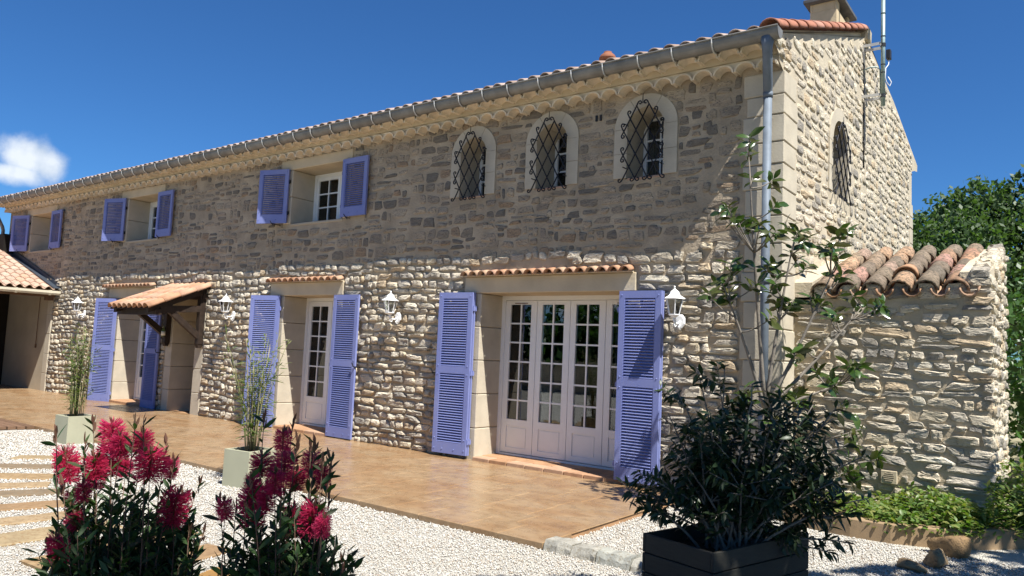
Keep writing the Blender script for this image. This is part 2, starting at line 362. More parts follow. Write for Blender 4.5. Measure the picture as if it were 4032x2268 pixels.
# ------------------------------------------------------------------ stones
def unit_stone(seed, m):
    q = random.Random(seed); n = 12; rings = [(1.0, -.6), (.99, .38), (.92, .84), (.55, .97)]
    out = []; sk = q.uniform(-.16, .16); tp = q.uniform(-.14, .14)
    for k in range(n):
        t = 2 * math.pi * (k + .5) / n; c, s_ = math.cos(t), math.sin(t); e = q.choice((.28, .36, .5, .62))
        x = abs(c) ** e * (1 if c > 0 else -1); z = abs(s_) ** e * (1 if s_ > 0 else -1)
        j = q.uniform(.84, 1.05); out.append((x * j * (1 + tp * z) + sk * z, z * j * (1 + tp * x)))
    gx, gz_ = q.uniform(-.2, .2), q.uniform(-.25, .25); vs = []
    for ri, (sc, d) in enumerate(rings):
        for x, z in out:
            jj = q.uniform(.90, 1.05) if ri > 0 else 1
            vs.append((x * sc * jj, z * sc * jj, d + (q.uniform(-.26, .16) + gx * x + gz_ * z if ri > 1 else 0)))
    vs.append((q.uniform(-.2, .2), q.uniform(-.2, .2), .96 + q.uniform(-.22, .12)))
    fs = []
    for ri in range(len(rings) - 1):
        for k in range(n): fs.append((ri * n + k, ri * n + (k + 1) % n, (ri + 1) * n + (k + 1) % n, (ri + 1) * n + k))
    b0 = (len(rings) - 1) * n
    for k in range(n): fs.append((b0 + k, b0 + (k + 1) % n, len(vs) - 1))
    mb = MB(); mb.add(vs, fs); return mb.mesh('stone', m, False)
STONES = [unit_stone(100 + i, m_stone) for i in range(28)]
STONES_UP = [unit_stone(200 + i, m_stone_shade) for i in range(28)]

def lay_stones(s0, s1, z0, z1, excl, seed, wr=(.15, .42), hr=(.085, .20), top=None, gap=.026, pr=(.016, .04), skip=0., jz=.012):
    """irregular courses; excl = list of functions(zc, zlo, zhi) -> list of blocked (a, b); returns (s, z, w, h, proud)"""
    q = random.Random(seed); res = []
    seg = s0
    while seg < s1 - .05:
        sw = q.uniform(1.1, 2.2); se = min(s1, seg + sw)
        if s1 - se < .5: se = s1
        z = z0 - q.uniform(0, .06)
        while z < z1:
            h = q.uniform(*hr); zc = z + h / 2
            blocked = []
            for e in excl: blocked += e(zc, z, z + h)
            blocked.sort()
            a = seg + q.uniform(-.12, .12) if seg > s0 else seg
            b = se + q.uniform(-.06, .06) if se < s1 else se
            free = []; cur = a
            for (x0, x1) in blocked:
                if x1 <= cur or x0 >= b: continue
                if x0 > cur: free.append((cur, x0))
                cur = max(cur, x1)
            if cur < b: free.append((cur, b))
            for (x0, x1) in free:
                x = x0
                while x1 - x > .06:
                    wd = q.uniform(*wr) * (1.25 if h < .11 else 1)
                    if x1 - x - wd < .09: wd = x1 - x
                    if wd > .5: wd = wd / 2
                    if top is None or z + h < top(x + wd / 2) + .02:
                        dz = .02 * math.sin(x * 2.3 + seed) + q.uniform(-jz, jz)
                        p = q.uniform(*pr)
                        if q.random() < skip: x += wd; continue
                        if h > .15 and wd < .3 and q.random() < .22:          # a pair of thin stones
                            res.append((x + wd / 2, z + h * .27 + dz, wd - gap, h * .52 - gap, p)); res.append((x + wd / 2, z + h * .77 + dz, wd - gap, h * .46 - gap, p * .9))
                        else:
                            g = gap * q.uniform(.7, 1.5); hh = h * q.uniform(.86, 1.0)
                            res.append((x + wd / 2, zc + dz, max(.04, wd - g), max(.035, hh - g), p))
                    x += wd
            z += h
        seg = se
    return res

def stone_mats(lst, kind, off=0.):
    """front: s = x, outward -y at y = off ; gable: s = y, outward +x at x = off"""
    out = []; sc = []
    for (s, z, wd, h, p) in lst:
        tl = R.gauss(0, .045); flip = R.choice((1, -1)); fz = R.choice((1, -1))
        ct, st = math.cos(tl), math.sin(tl)
        if kind == 'front':
            X = Vector((ct, 0, st)); Z = Vector((-st, 0, ct)); N = Vector((0, -1, 0)); P = Vector((s, off, z))
        else:
            X = Vector((0, ct, st)); Z = Vector((0, -st, ct)); N = Vector((1, 0, 0)); P = Vector((off, s, z))
        A = Matrix((X * (wd / 2 * flip), Z * (h / 2 * fz), N * p)).transposed().to_4x4()
        if flip * fz * (1 if kind == 'gable' else -1) < 0: A = Matrix((X * (-wd / 2 * flip), Z * (h / 2 * fz), N * p)).transposed().to_4x4()
        A.translation = P; out.append(A)
        dv = CAM - P; d = dv.length; fd = frame_depth(P)
        v = P - CAM; px = v.dot(r2) / max(.1, fd); py = v.dot(u2) / max(.1, fd)
        vis = fd > .5 and abs(px) < .69 and abs(py) < .40
        sc.append(wd * h * max(.05, dv.normalized().dot(N)) / d ** 2 if vis else 0)
    return out, sc

# ------------------------------------------------------------------ ground
def quadsheet(name, x0, x1, y0, y1, z, m): 
    return MB().add([(x0, y0, z), (x1, y0, z), (x1, y1, z), (x0, y1, z)], [(0, 1, 2, 3)]).obj(name, m)
GZ = -.055
m_earth = simple('dry_ground', (.30, .27, .17), .95, .1, var=.3, sc=1.2, bump=.5, bsc=8, bd=.03)
tag(quadsheet('ground', -900, 900, -900, 900, -.12, m_earth), kind='structure')
tag(quadsheet('gravel_yard', -24, 14, -22, .6, GZ, m_gravel), kind='structure')

def pebbles():
    rg = np.random.default_rng(5); N = 190000
    # more pebbles near the camera: sample by depth along the view
    d = 2.2 + (rg.random(N * 2) ** 1.5) * 11
    lat = (rg.random(N * 2) * 2 - 1) * .74
    fx, fy = f.x / math.hypot(f.x, f.y), f.y / math.hypot(f.x, f.y)
    x = CAM.x + fx * d + fy * lat * d; y = CAM.y + fy * d - fx * lat * d
    ok = (y < .5) & ~((y > -2.91) & (x < -.93)) & (x > -13) & ~((x > .1) & (y > -.55)) & ~((x < -10.3) & (y > -3.4))
    for (cx, cy, L, Wd, a) in SLEEPERS:
        dx = x - cx; dy = y - cy; lx = dx * math.cos(a) + dy * math.sin(a); ly = -dx * math.sin(a) + dy * math.cos(a)
        ok &= ~((abs(lx) < L / 2) & (abs(ly) < Wd / 2))
    x = x[ok][:N]; y = y[ok][:N]; d = d[ok][:N]; n = len(x)
    base = np.array([(1, 0, 0), (-.5, .87, 0), (-.5, -.87, 0), (0.1, 0, .75), (.3, .3, .55), (0, 0, -.5)], float)
    F0 = np.array([(0, 4, 3), (0, 1, 4), (4, 1, 3), (1, 2, 3), (2, 0, 3), (0, 2, 5), (2, 1, 5), (1, 0, 5)])
    s = rg.uniform(.0045, .0115, n) * np.clip(d / 6, .85, 1.6); a = rg.random(n) * 6.283
    V = base[None] * rg.uniform(.65, 1.35, (n, 6, 3)) * s[:, None, None]
    ca, sa = np.cos(a)[:, None], np.sin(a)[:, None]
    tl = rg.normal(0, .4, n)[:, None]; Vz = V[..., 2] * np.cos(tl) + V[..., 0] * np.sin(tl); Vx = V[..., 0] * np.cos(tl) - V[..., 2] * np.sin(tl)
    X = Vx * ca - V[..., 1] * sa + x[:, None]; Y = Vx * sa + V[..., 1] * ca + y[:, None]
    Z = Vz + GZ + .3 * s[:, None] + rg.random(n)[:, None] * .006
    Vt = np.stack([X, Y, Z], -1).reshape(-1, 3); Ft = (F0[None] + (np.arange(n) * 6)[:, None, None]).reshape(-1, 3)
    tag(link('gravel', npmesh('gravel', Vt, Ft, m_pebble, False, np.repeat(rg.random(n), 6))), 'loose white gravel covering the yard in front of the terrace', 'gravel', kind='stuff')

# sleepers laid as stepping strips through the gravel: (cx, cy, length, width, angle of the long side)
SLEEPERS = []
for (rx, ry, dx, dy, wd, L) in [(-4.35, -4.97, .062, .5, .25, 1.25), (-4.80, -4.80, .16, .46, .27, 1.2), (-5.36, -4.61, .20, .44, .27, 1.2), (-5.77, -4.56, .2, .37, .26, 1.15),
                                (-6.14, -4.35, .39, .385, .30, 1.15), (-6.60, -3.90, .45, .5, .27, 1.15), (-7.03, -3.45, .5, .5, .26, 1.0),
                                (-3.80, -4.85, .03, .6, .36, 1.3), (-3.15, -4.55, -.05, .6, .30, 1.2), (-2.62, -4.65, -.12, .6, .28, 1.2), (-2.05, -4.9, -.2, .6, .28, 1.2)]:
    n = math.hypot(dx, dy); dx /= n; dy /= n
    SLEEPERS.append((rx - dx * L / 2, ry - dy * L / 2, L, wd, math.atan2(dy, dx)))
pebbles()

# ------------------------------------------------------------------ terrace
tb = MB().box(-24, -.93, -2.915, 0.2, -.2, -.006)
terrace = tag(tb.obj('terrace', simple('terrace_joint', (.36, .21, .11), .8, .2, var=.2, sc=3, bump=0)), kind='structure')
SL = []
q = random.Random(4)
y = -2.93
rows = [.44, .30, .52, .36, .44, .40, .49]
for hrow in rows:
    x = -.915
    if y < -2.9: pass
    while x > -23.5:
        wd = q.uniform(.34, .78); x0 = max(-24, x - wd)
        SL.append((x0, x, y, y + hrow)); x = x0
    y += hrow
slab_objs = sorted(SL, key=lambda s: cam_dist(((s[0] + s[1]) / 2, (s[2] + s[3]) / 2, 0)))
def slab_mb(mb, s, g=.0035, rn=None):
    x0, x1, y0, y1 = s; x0 += g; x1 -= g; y0 += g; y1 -= g; e = .006; zt = 0 + q.uniform(-.0008, .0008)
    edge = .05 if s[2] < -2.9 else .006
    vs = [(x0, y0, -edge), (x1, y0, -edge), (x1, y1, -edge), (x0, y1, -edge), (x0, y0, zt - e), (x1, y0, zt - e), (x1, y1, zt - e), (x0, y1, zt - e), (x0 + e, y0 + e, zt), (x1 - e, y0 + e, zt), (x1 - e, y1 - e, zt), (x0 + e, y1 - e, zt)]
    fs = []
    for k in range(4): fs += [(k, (k + 1) % 4, 4 + (k + 1) % 4, 4 + k), (4 + k, 4 + (k + 1) % 4, 8 + (k + 1) % 4, 8 + k)]
    fs.append((8, 9, 10, 11)); mb.add(vs, fs, rn)
for s in slab_objs[:290]:
    mb = MB(); slab_mb(mb, s); mb.obj('slab', m_conc, terrace)
mb = MB()
for i, s in enumerate(slab_objs[290:]): slab_mb(mb, s, rn=(i * .618) % 1)
if mb.v: tag(mb.obj('slabs', m_conc, terrace), kind='stuff')
# kerb stones running on from the terrace corner
x = -.90
for i in range(6):
    L = R.uniform(.20, .30); mb = MB()
    n = 4
    vs = []; fs = []
    for j in range(n + 1):
        xx = x + L * j / n - (0.012 if j == n else 0)
        yy = R.uniform(-.02, .015); zz = R.uniform(-.012, .008)
        vs += [(xx, -2.95 + yy, GZ - .03), (xx, -2.93 + yy * .6, .012 + zz - .02), (xx, -2.905, .03 + zz), (xx, -2.76 + yy * .5, .028 + zz), (xx, -2.74, GZ - .03)]
    for j in range(n):
        for k in range(4): fs.append((j * 5 + k, j * 5 + k + 1, (j + 1) * 5 + k + 1, (j + 1) * 5 + k))
    fs += [(0, 1, 2, 3, 4), tuple(n * 5 + k for k in (4, 3, 2, 1, 0))]
    mb.add(vs, fs); o = mb.obj('kerb_stone', m_kerbst)
    tag(o, ['rough grey kerb stone touching the terrace corner', 'second grey kerb stone out from the terrace corner', 'third grey kerb stone from the terrace corner',
            'fourth grey kerb stone, last one clear of the dark planter', 'grey kerb stone mostly hidden behind the dark planter box', 'grey kerb stone wholly behind the dark planter box'][i], 'kerb stone', 'kerb stones edging the gravel')
    x += L
# sleepers
SLAB = ['wooden sleeper strip with weathered pale top, third nearest on the left', 'pale brown sleeper strip, fourth from the nearest on the left', 'light tan sleeper strip in the gravel below the grey one', 'short grey brown sleeper strip in the left gravel', 'dark brown sleeper strip just above the grey one',
        'brown sleeper strip at the upper bend of the stepping path', 'farthest sleeper strip, half hidden behind the crimson flowers', 'wide orange brown sleeper strip with slanted end beside the left flowering bush', 'sleeper strip seen through the left flowering bush', 'sleeper strip seen in the gap between the two flowering bushes', 'sleeper strip under the right flowering bush']
for (cx, cy, L, wd, a), lb in zip(SLEEPERS, SLAB):
    mb = MB(); n = 6; vs = []; fs = []
    for j in range(n + 1):
        t = -L / 2 + L * j / n; e0 = R.uniform(-.012, .012); e1 = R.uniform(-.012, .012)
        vs += [(t, -wd / 2 + e0, -.06), (t, -wd / 2 + e0, .010), (t, -wd / 2 + e0 + .012, .018), (t, wd / 2 + e1 - .012, .018), (t, wd / 2 + e1, .010), (t, wd / 2 + e1, -.06)]
    for j in range(n):
        for k in range(5): fs.append((j * 6 + k, j * 6 + k + 1, (j + 1) * 6 + k + 1, (j + 1) * 6 + k))
    fs += [(0, 1, 2, 3, 4, 5), tuple(n * 6 + k for k in (5, 4, 3, 2, 1, 0))]
    mb.add(vs, fs); o = mb.obj('wooden_sleeper', m_sleeper); o.location = (cx, cy, GZ); o.rotation_euler = (0, 0, a)
    tag(o, lb, 'sleeper', 'wooden sleepers laid through the gravel')
# deck at the far left
deck = thing('wooden_deck', 'dark brown slatted wooden deck at the left edge of the terrace', 'deck', (0, 0, 0))
for k in range(14):
    y0 = -2.935 - k * .115; xr = -10.46 - (k * .115) * .35
    mb = MB().box(-15.5, xr, y0 - .105, y0, -.05, -.004 + R.uniform(-.001, .001)); mb.obj('board', m_deck, deck)
MB().box(-15.5, -10.55, -4.5, -2.95, -.055, -.046).obj('frame', m_beam, deck)

# ------------------------------------------------------------------ house
house = thing('stone_house', 'long two storey rubble stone house with lavender shutters and tiled roof', 'house')
X0 = -20.9
WT = 4.93
def rect(x0, x1, z0, z1): return [(x0, z0), (x1, z0), (x1, z1), (x0, z1)]
def arch(cx, hw, zb, zs, n=14, zt=None):
    ht = (zt - zs) if zt else hw
    return [(cx - hw, zb), (cx + hw, zb)] + [(cx + hw * math.cos(math.pi * k / n), zs + ht * math.sin(math.pi * k / n)) for k in range(n + 1)]
DOORS = {3: (-4.03, -1.75), 2: (-8.41, -7.03), 1: (-14.25, -12.88)}
WINS = [(-19.40, -18.08), (-14.22, -12.88), (-8.40, -7.04)]
ARCH = [(-4.30, .23), (-2.967, .235), (-1.62, .24)]
HEAD = 2.25
holes = [rect(a, b, -.05, HEAD) for a, b in DOORS.values()] + [rect(-11.955, -11.11, -.05, 2.24)] + [rect(a, b, 3.51, 4.46) for a, b in WINS] + [arch(c, h + .02, 3.62, 4.235) for c, h in ARCH]
def wall_with_holes(outline, hol, place, name, m, parent):
    loops = [[Vector((a, b, 0)) for a, b in outline]] + [[Vector((a, b, 0)) for a, b in h] for h in hol]
    tri = tessellate_polygon(loops); flat = [p for l in loops for p in l]
    mb = MB(); mb.add([place(p.x, p.y) for p in flat], [tuple(t) for t in tri]); return mb.obj(name, m, parent)
front = wall_with_holes([(X0, -.06), (0, -.06), (0, WT), (X0, WT)], holes, lambda a, b: (a, 0, b), 'front_wall', m_mortar_shade, house)
GAB = [(0.0, -.06), (8.05, -.06), (8.05, 5.28), (8.35, 5.36), (8.70, 5.42), (8.72, 5.55), (6.2, 6.13), (4.0, 6.46), (0.0, 5.03), (-.33, 4.90), (-.30, 4.80), (-.17, 4.74), (-.15, 4.66), (0.0, 4.60)]
GA_C, GA_H = 2.42, .40
gable = wall_with_holes(GAB, [arch(GA_C, GA_H, 3.70, 4.35, zt=4.72)], lambda a, b: (0, a, b), 'gable_wall', m_mortar, house)
MB().add([(X0, 0, -.06), (X0, 8.05, -.06), (X0, 8.05, 5.3), (X0, 4, 6.45), (X0, -.4, 4.87), (X0, 0, 4.8)], [(0, 1, 2, 3, 4, 5)]).obj('end_wall', m_mortar, house)
MB().add([(X0, 8.05, -.06), (0, 8.05, -.06), (0, 8.05, 5.4), (X0, 8.05, 5.4)], [(0, 1, 2, 3)]).obj('back_wall', m_mortar, house)
MB().box(X0 + .05, -.05, 1.9, 2.0, 0, 4.8).box(X0 + .05, -.05, .02, 2.0, 2.9, 3.0).box(X0 + .05, -.05, .52, 2.0, -.05, .02).obj('interior_wall', m_dark, house)

def ex_rect(x0, x1, z0, z1):
    return lambda zc, a, b: [(x0, x1)] if (b > z0 + .02 and a < z1 - .02) else []
def ex_arch(cx, hw, zb, zs, ht):
    def fn(zc, a, b):
        if b < zb + .02 or a > zs + ht - .02: return []
        zz = max(a, min(zc, b))
        if zz <= zs: return [(cx - hw, cx + hw)]
        t = (zz - zs) / ht
        if t >= 1: return []
        ww = hw * math.sqrt(1 - t * t); return [(cx - ww, cx + ww)]
    return fn
excl = [ex_rect(-4.18, -1.60, -.2, 2.25), ex_rect(-4.36, -1.66, 2.22, 2.575), ex_rect(-8.56, -6.88, -.2, 2.25), ex_rect(-8.82, -6.86, 2.22, 2.575),
        ex_rect(-14.42, -12.74, -.2, 2.25), ex_rect(-14.8, -12.72, 2.22, 2.575), ex_rect(-12.22, -10.80, -.2, 2.46)]
for a, b in WINS: excl += [ex_rect(a - .21, b + .19, 3.49, 4.47), ex_rect(a - .35, b + .2, 4.45, 4.70)]
for c, h in ARCH: excl.append(ex_arch(c, h + .175, 3.62, 4.235, .40))
excl += [ex_rect(-.44, .1, -.2, 4.6), ex_rect(-2.36, -2.19, 4.36, 4.5), ex_rect(-30, -17.60, -.2, 2.55)]
lo = lay_stones(X0 + .02, -.0, 0.0, 2.72, excl, 21, wr=(.09, .32), hr=(.07, .15), gap=.011, pr=(.022, .050), jz=.016)
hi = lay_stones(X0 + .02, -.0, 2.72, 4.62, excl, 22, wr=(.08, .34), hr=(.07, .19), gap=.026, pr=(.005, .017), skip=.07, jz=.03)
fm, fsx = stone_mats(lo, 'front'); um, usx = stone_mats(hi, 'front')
gtop = lambda y_: (5.0 + (y_) * .36 if y_ < 4 else 6.46 - (y_ - 4) * .155 if y_ < 6.2 else 6.13 - (y_ - 6.2) * .235) - .02
gex = [ex_arch(GA_C, GA_H + .17, 3.56, 4.35, .55), ex_rect(-.5, .47, -.2, 4.70), ex_rect(7.72, 8.3, -.2, 5.2), ex_rect(.44, 2.7, -.2, 2.2)]
gl_ = lay_stones(.0, 8.05, 0.0, 6.5, gex, 23, wr=(.10, .32), hr=(.075, .17), top=gtop, gap=.022, pr=(.007, .018), skip=.03, jz=.02)
gm, gsx = stone_mats(gl_, 'gable')
order = sorted([(s_, 0, i) for i, s_ in enumerate(fsx)] + [(s_, 1, i) for i, s_ in enumerate(gsx)] + [(s_, 2, i) for i, s_ in enumerate(usx)], reverse=True)[:300]
keepf = {i for s_, k, i in order if k == 0}; keepg = {i for s_, k, i in order if k == 1}; keepu = {i for s_, k, i in order if k == 2}
scatter_parts(STONES_UP, um, [1 if i in keepu else 0 for i in range(len(um))], 'stone', front, m_stone_shade, 'small_upper_stones', len(keepu), False)
scatter_parts(STONES, fm, [1 if i in keepf else 0 for i in range(len(fm))], 'stone', front, m_stone, 'small_stones', len(keepf), False)
scatter_parts(STONES, gm, [1 if i in keepg else 0 for i in range(len(gm))], 'stone', gable, m_stone, 'small_stones', len(keepg), False)
# stones capping the gable's corbelled front end
cap_l = [(-.23, 4.85, .15, .09, .03), (-.09, 4.77, .17, .10, .03), (-.09, 4.89, .16, .09, .03), (.08, 4.68, .18, .11, .03), (.09, 4.81, .2, .11, .03), (.10, 4.94, .18, .09, .03)]
cm, _ = stone_mats(cap_l, 'gable')
for A in cm: link('stone', STONES[R.randrange(28)], gable, A)

def rough_block(x0, x1, y0, y1, z0, z1, j=.006, name='quoin', m=None, parent=None):
    mb = MB().box(x0, x1, y0, y1, z0, z1); mb.v = [(a + R.uniform(-j, j) * .5, b + R.uniform(-j, j), c) for a, b, c in mb.v]
    return mb.obj(name, m or m_quoin, parent or house, bevel=.009)
zj = [-.05, .26, .60, .90, 1.22, 1.50, 1.83, 2.12, 2.44, 2.74, 3.04, 3.33, 3.60, 3.84, 4.14, 4.36, 4.62]
for i in range(len(zj) - 1):
    a = .425 if i % 2 else .39; b = .455 if i % 3 else .40
    rough_block(-a, .020, -.020, b, zj[i] + .004, zj[i + 1] - .004)
    rough_block(-.25, .018, 7.74 + (.06 if i % 2 else 0), 8.07, zj[i] + .004, zj[i + 1] - .004)
# jambs, lintels and reveals
def jambs(x0, x1, z0, z1, wl, wr_, depth=.50, step=.46, lname='jamb_block'):
    z = z0
    n = max(1, round((z1 - z0) / step)); h = (z1 - z0) / n
    for k in range(n):
        if wl: rough_block(x0 - wl, x0, -.018, depth, z0 + k * h + .003, z0 + (k + 1) * h - .003, .003, lname)
        if wr_: rough_block(x1, x1 + wr_, -.018, depth, z0 + k * h + .003, z0 + (k + 1) * h - .003, .003, lname)
for k, (a, b) in DOORS.items():
    jambs(a, b, -.04, HEAD, .135, .13)
    LW = {3: (-4.33, -1.68), 2: (-8.80, -6.89), 1: (-14.76, -12.76)}[k]
    rough_block(LW[0], LW[1], -.026, .50, HEAD + .002, 2.475, .003, 'lintel', m_render)
jambs(-11.955, -11.11, -.04, 2.24, .235, .30, depth=.95)
rough_block(-12.2, -10.82, -.02, .95, 2.242, 2.46, .003, 'lintel', m_render)
MB().box(-11.96, -11.10, .95, 1.0, -.04, 2.3).obj('recess_back', m_wallr, house)
for a, b in WINS:
    jambs(a, b, 3.51, 4.46, .195, .16)
    rough_block(a - .33, b + .18, -.024, .50, 4.462, 4.64, .003, 'lintel', m_render)
    rough_block(a - .01, b + .01, -.012, .50, 3.465, 3.508, .003, 'window_sill', m_wallr)

# arched surrounds built of voussoirs
def arch_surround(cx, hw, zb, zs, place, parent, wd=.175, ht_in=None, ht_out=None, depth=.45, nv=3):
    hi_, ho = (ht_in or hw), (ht_out or hw + wd)
    def blk(poly, d0=-.016):
        mb = MB(); n = len(poly)
        vs = [place(a, b, d0) for a, b in poly] + [place(a, b, depth) for a, b in poly]
        fs = [(i, (i + 1) % n, n + (i + 1) % n, n + i) for i in range(n)]
        for t in tessellate_polygon([[Vector((a, b, 0)) for a, b in poly]]): fs += [tuple(t), tuple(n + i for i in t[::-1])]
        mb.add(vs, fs); mb.obj('surround_block', m_quoin, parent)
    nb = 2; h = (zs - zb) / nb
    for k in range(nb):
        z0, z1 = zb + k * h + .002, zb + (k + 1) * h - .002
        for sg in (-1, 1): blk([(cx + sg * hw, z0), (cx + sg * (hw + wd), z0), (cx + sg * (hw + wd), z1), (cx + sg * hw, z1)], -.016 - .003 * k)
    for v in range(nv):
        t0 = math.pi * v / nv + .006; t1 = math.pi * (v + 1) / nv - .006; m = 6
        ins = [(cx + hw * math.cos(t0 + (t1 - t0) * i / m), zs + hi_ * math.sin(t0 + (t1 - t0) * i / m)) for i in range(m + 1)]
        ou = [(cx + (hw + wd) * math.cos(t0 + (t1 - t0) * i / m), zs + ho * math.sin(t0 + (t1 - t0) * i / m)) for i in range(m + 1)]
        blk(ins + ou[::-1], -.017 - .002 * v)
for c, h in ARCH: arch_surround(c, h, 3.63, 4.235, lambda a, b, d: (a, d, b), house, ht_out=.40)
arch_surround(GA_C, GA_H, 3.70, 4.35, lambda a, b, d: (-d, a, b), house, wd=.17, ht_in=.36, ht_out=.53)
for c, h in ARCH: rough_block(c - h, c + h, -.006, .45, 3.60, 3.632, .002, 'window_sill', m_tile_pale)
for dx in (-.03, .03): MB().box(-2.275 + dx - .011, -2.275 + dx + .011, -.022, .0, 4.40, 4.475).obj('vent_slot', m_black, house)

# doors and windows
def leaf(parent, x0, x1, z0, z1, y, rows, cols, st, rail_b, rail_t=.07, panel=None, name='door_leaf'):
    t = .05; mb = MB(); gz0 = z0 + rail_b; gz1 = z1 - rail_t; g0 = x0 + st[0]; g1 = x1 - st[1]
    mb.box(x0, g0, y, y + t, z0, z1).box(g1, x1, y, y + t, z0, z1).box(g0, g1, y + .001, y + t - .001, gz1, z1)
    if panel:
        pz0, pz1 = z0 + .07, gz0 - .09
        mb.box(g0, g1, y + .001, y + t - .001, z0, pz0).box(g0, g1, y + .001, y + t - .001, pz1, gz0).box(g0, g1, y + .016, y + .03, pz0, pz1)
        e = .022
        mb.box(g0 + e, g1 - e, y + .008, y + .017, pz0 + e, pz1 - e)
    else: mb.box(g0, g1, y + .001, y + t - .001, z0, gz0)
    mw = .022
    for c in range(1, cols):
        xc = g0 + (g1 - g0) * c / cols; mb.box(xc - mw / 2, xc + mw / 2, y + .006, y + t - .006, gz0, gz1)
    for rr in range(1, rows):
        zc = gz0 + (gz1 - gz0) * rr / rows; mb.box(g0, g1, y + .007, y + t - .007, zc - mw / 2, zc + mw / 2)
    o = mb.obj(name, m_white, parent)
    for c in range(cols):
        for rr in range(rows):
            xa = g0 + (g1 - g0) * c / cols; xb = g0 + (g1 - g0) * (c + 1) / cols; za = gz0 + (gz1 - gz0) * rr / rows; zb = gz0 + (gz1 - gz0) * (rr + 1) / rows
            MB().box(xa + .004, xb - .004, y + .022, y + .028, za + .004, zb - .004).obj('pane', m_glass, o)
    return o
YF = .47
def frame(x0, x1, z0, z1, w_=.06, sill=True, yy=YF):
    mb = MB().box(x0, x0 + w_, yy - .01, yy + .07, z0, z1).box(x1 - w_, x1, yy - .01, yy + .07, z0, z1).box(x0 + w_, x1 - w_, yy - .009, yy + .07, z1 - w_, z1)
    if sill: mb.box(x0 + w_, x1 - w_, yy - .012, yy + .07, z0, z0 + .045)
    return mb.obj('door_frame' if z0 < 1 else 'window_frame', m_white, house)
frame(-4.03, -1.75, .03, HEAD)
for i in range(4):
    a = -3.97 + i * .54
    o = leaf(house, a + .004, a + .536, .085, 2.185, YF, 6, 2, (.085, .095), .455, .055, True)
    if i < 4: MB().box(a + .16, a + .38, YF - .008, YF, 2.142, 2.152).obj('trickle_vent', m_fascia, o) if i in (0, 3) else None
frame(-8.41, -7.03, .03, HEAD)
for i in range(2):
    a = -8.35 + i * .63; leaf(house, a + .004, a + .626, .085, 2.185, YF, 6, 2, (.085, .10), .455, .08, True)
frame(-14.25, -12.88, .03, HEAD)
for i in range(2):
    a = -14.19 + i * .625; leaf(house, a + .004, a + .621, .085, 2.185, YF, 6, 2, (.085, .10), .455, .08, True)
for a, b in WINS:
    frame(a, b, 3.51, 4.46, .055)
    for i in range(2):
        wl = (b - a - .11) / 2; leaf(house, a + .055 + i * wl + .003, a + .055 + (i + 1) * wl - .003, 3.558, 4.403, YF, 3, 2, (.06, .05), .06, .06, None, 'window_sash')
for c, h in ARCH:
    leaf(house, c - h + .01, c + h - .01, 3.633, 4.48, .40, 3, 2, (.05, .05), .05, .05, None, 'window_sash')
o = MB().box(-.45, -.40, GA_C - GA_H, GA_C + GA_H, 3.7, 4.75).obj('window_sash', m_dark, house)
# curtains behind the panes
def curtain(x0, x1, z0, z1, y, n=14):
    mb = MB(); vs = []; fs = []
    for k in range(n + 1):
        xx = x0 + (x1 - x0) * k / n; yy = y + .03 * math.sin(k * 1.9) + .015 * math.sin(k * 4.1); vs += [(xx, yy, z0), (xx * .8 + (x0 + x1) * .1, yy, z1)]
    for k in range(n): fs.append((2 * k, 2 * k + 2, 2 * k + 3, 2 * k + 1))
    mb.add(vs, fs); return mb.obj('curtain', m_curt, house, True)
curtain(-3.66, -3.44, .3, 2.2, .62); curtain(-7.86, -7.72, .3, 1.2, .62); curtain(-1.86, -1.70, 3.64, 4.5, .52); curtain(-3.2, -2.98, 3.64, 4.5, .52); curtain(-2.3, -2.1, .2, 2.2, .62)

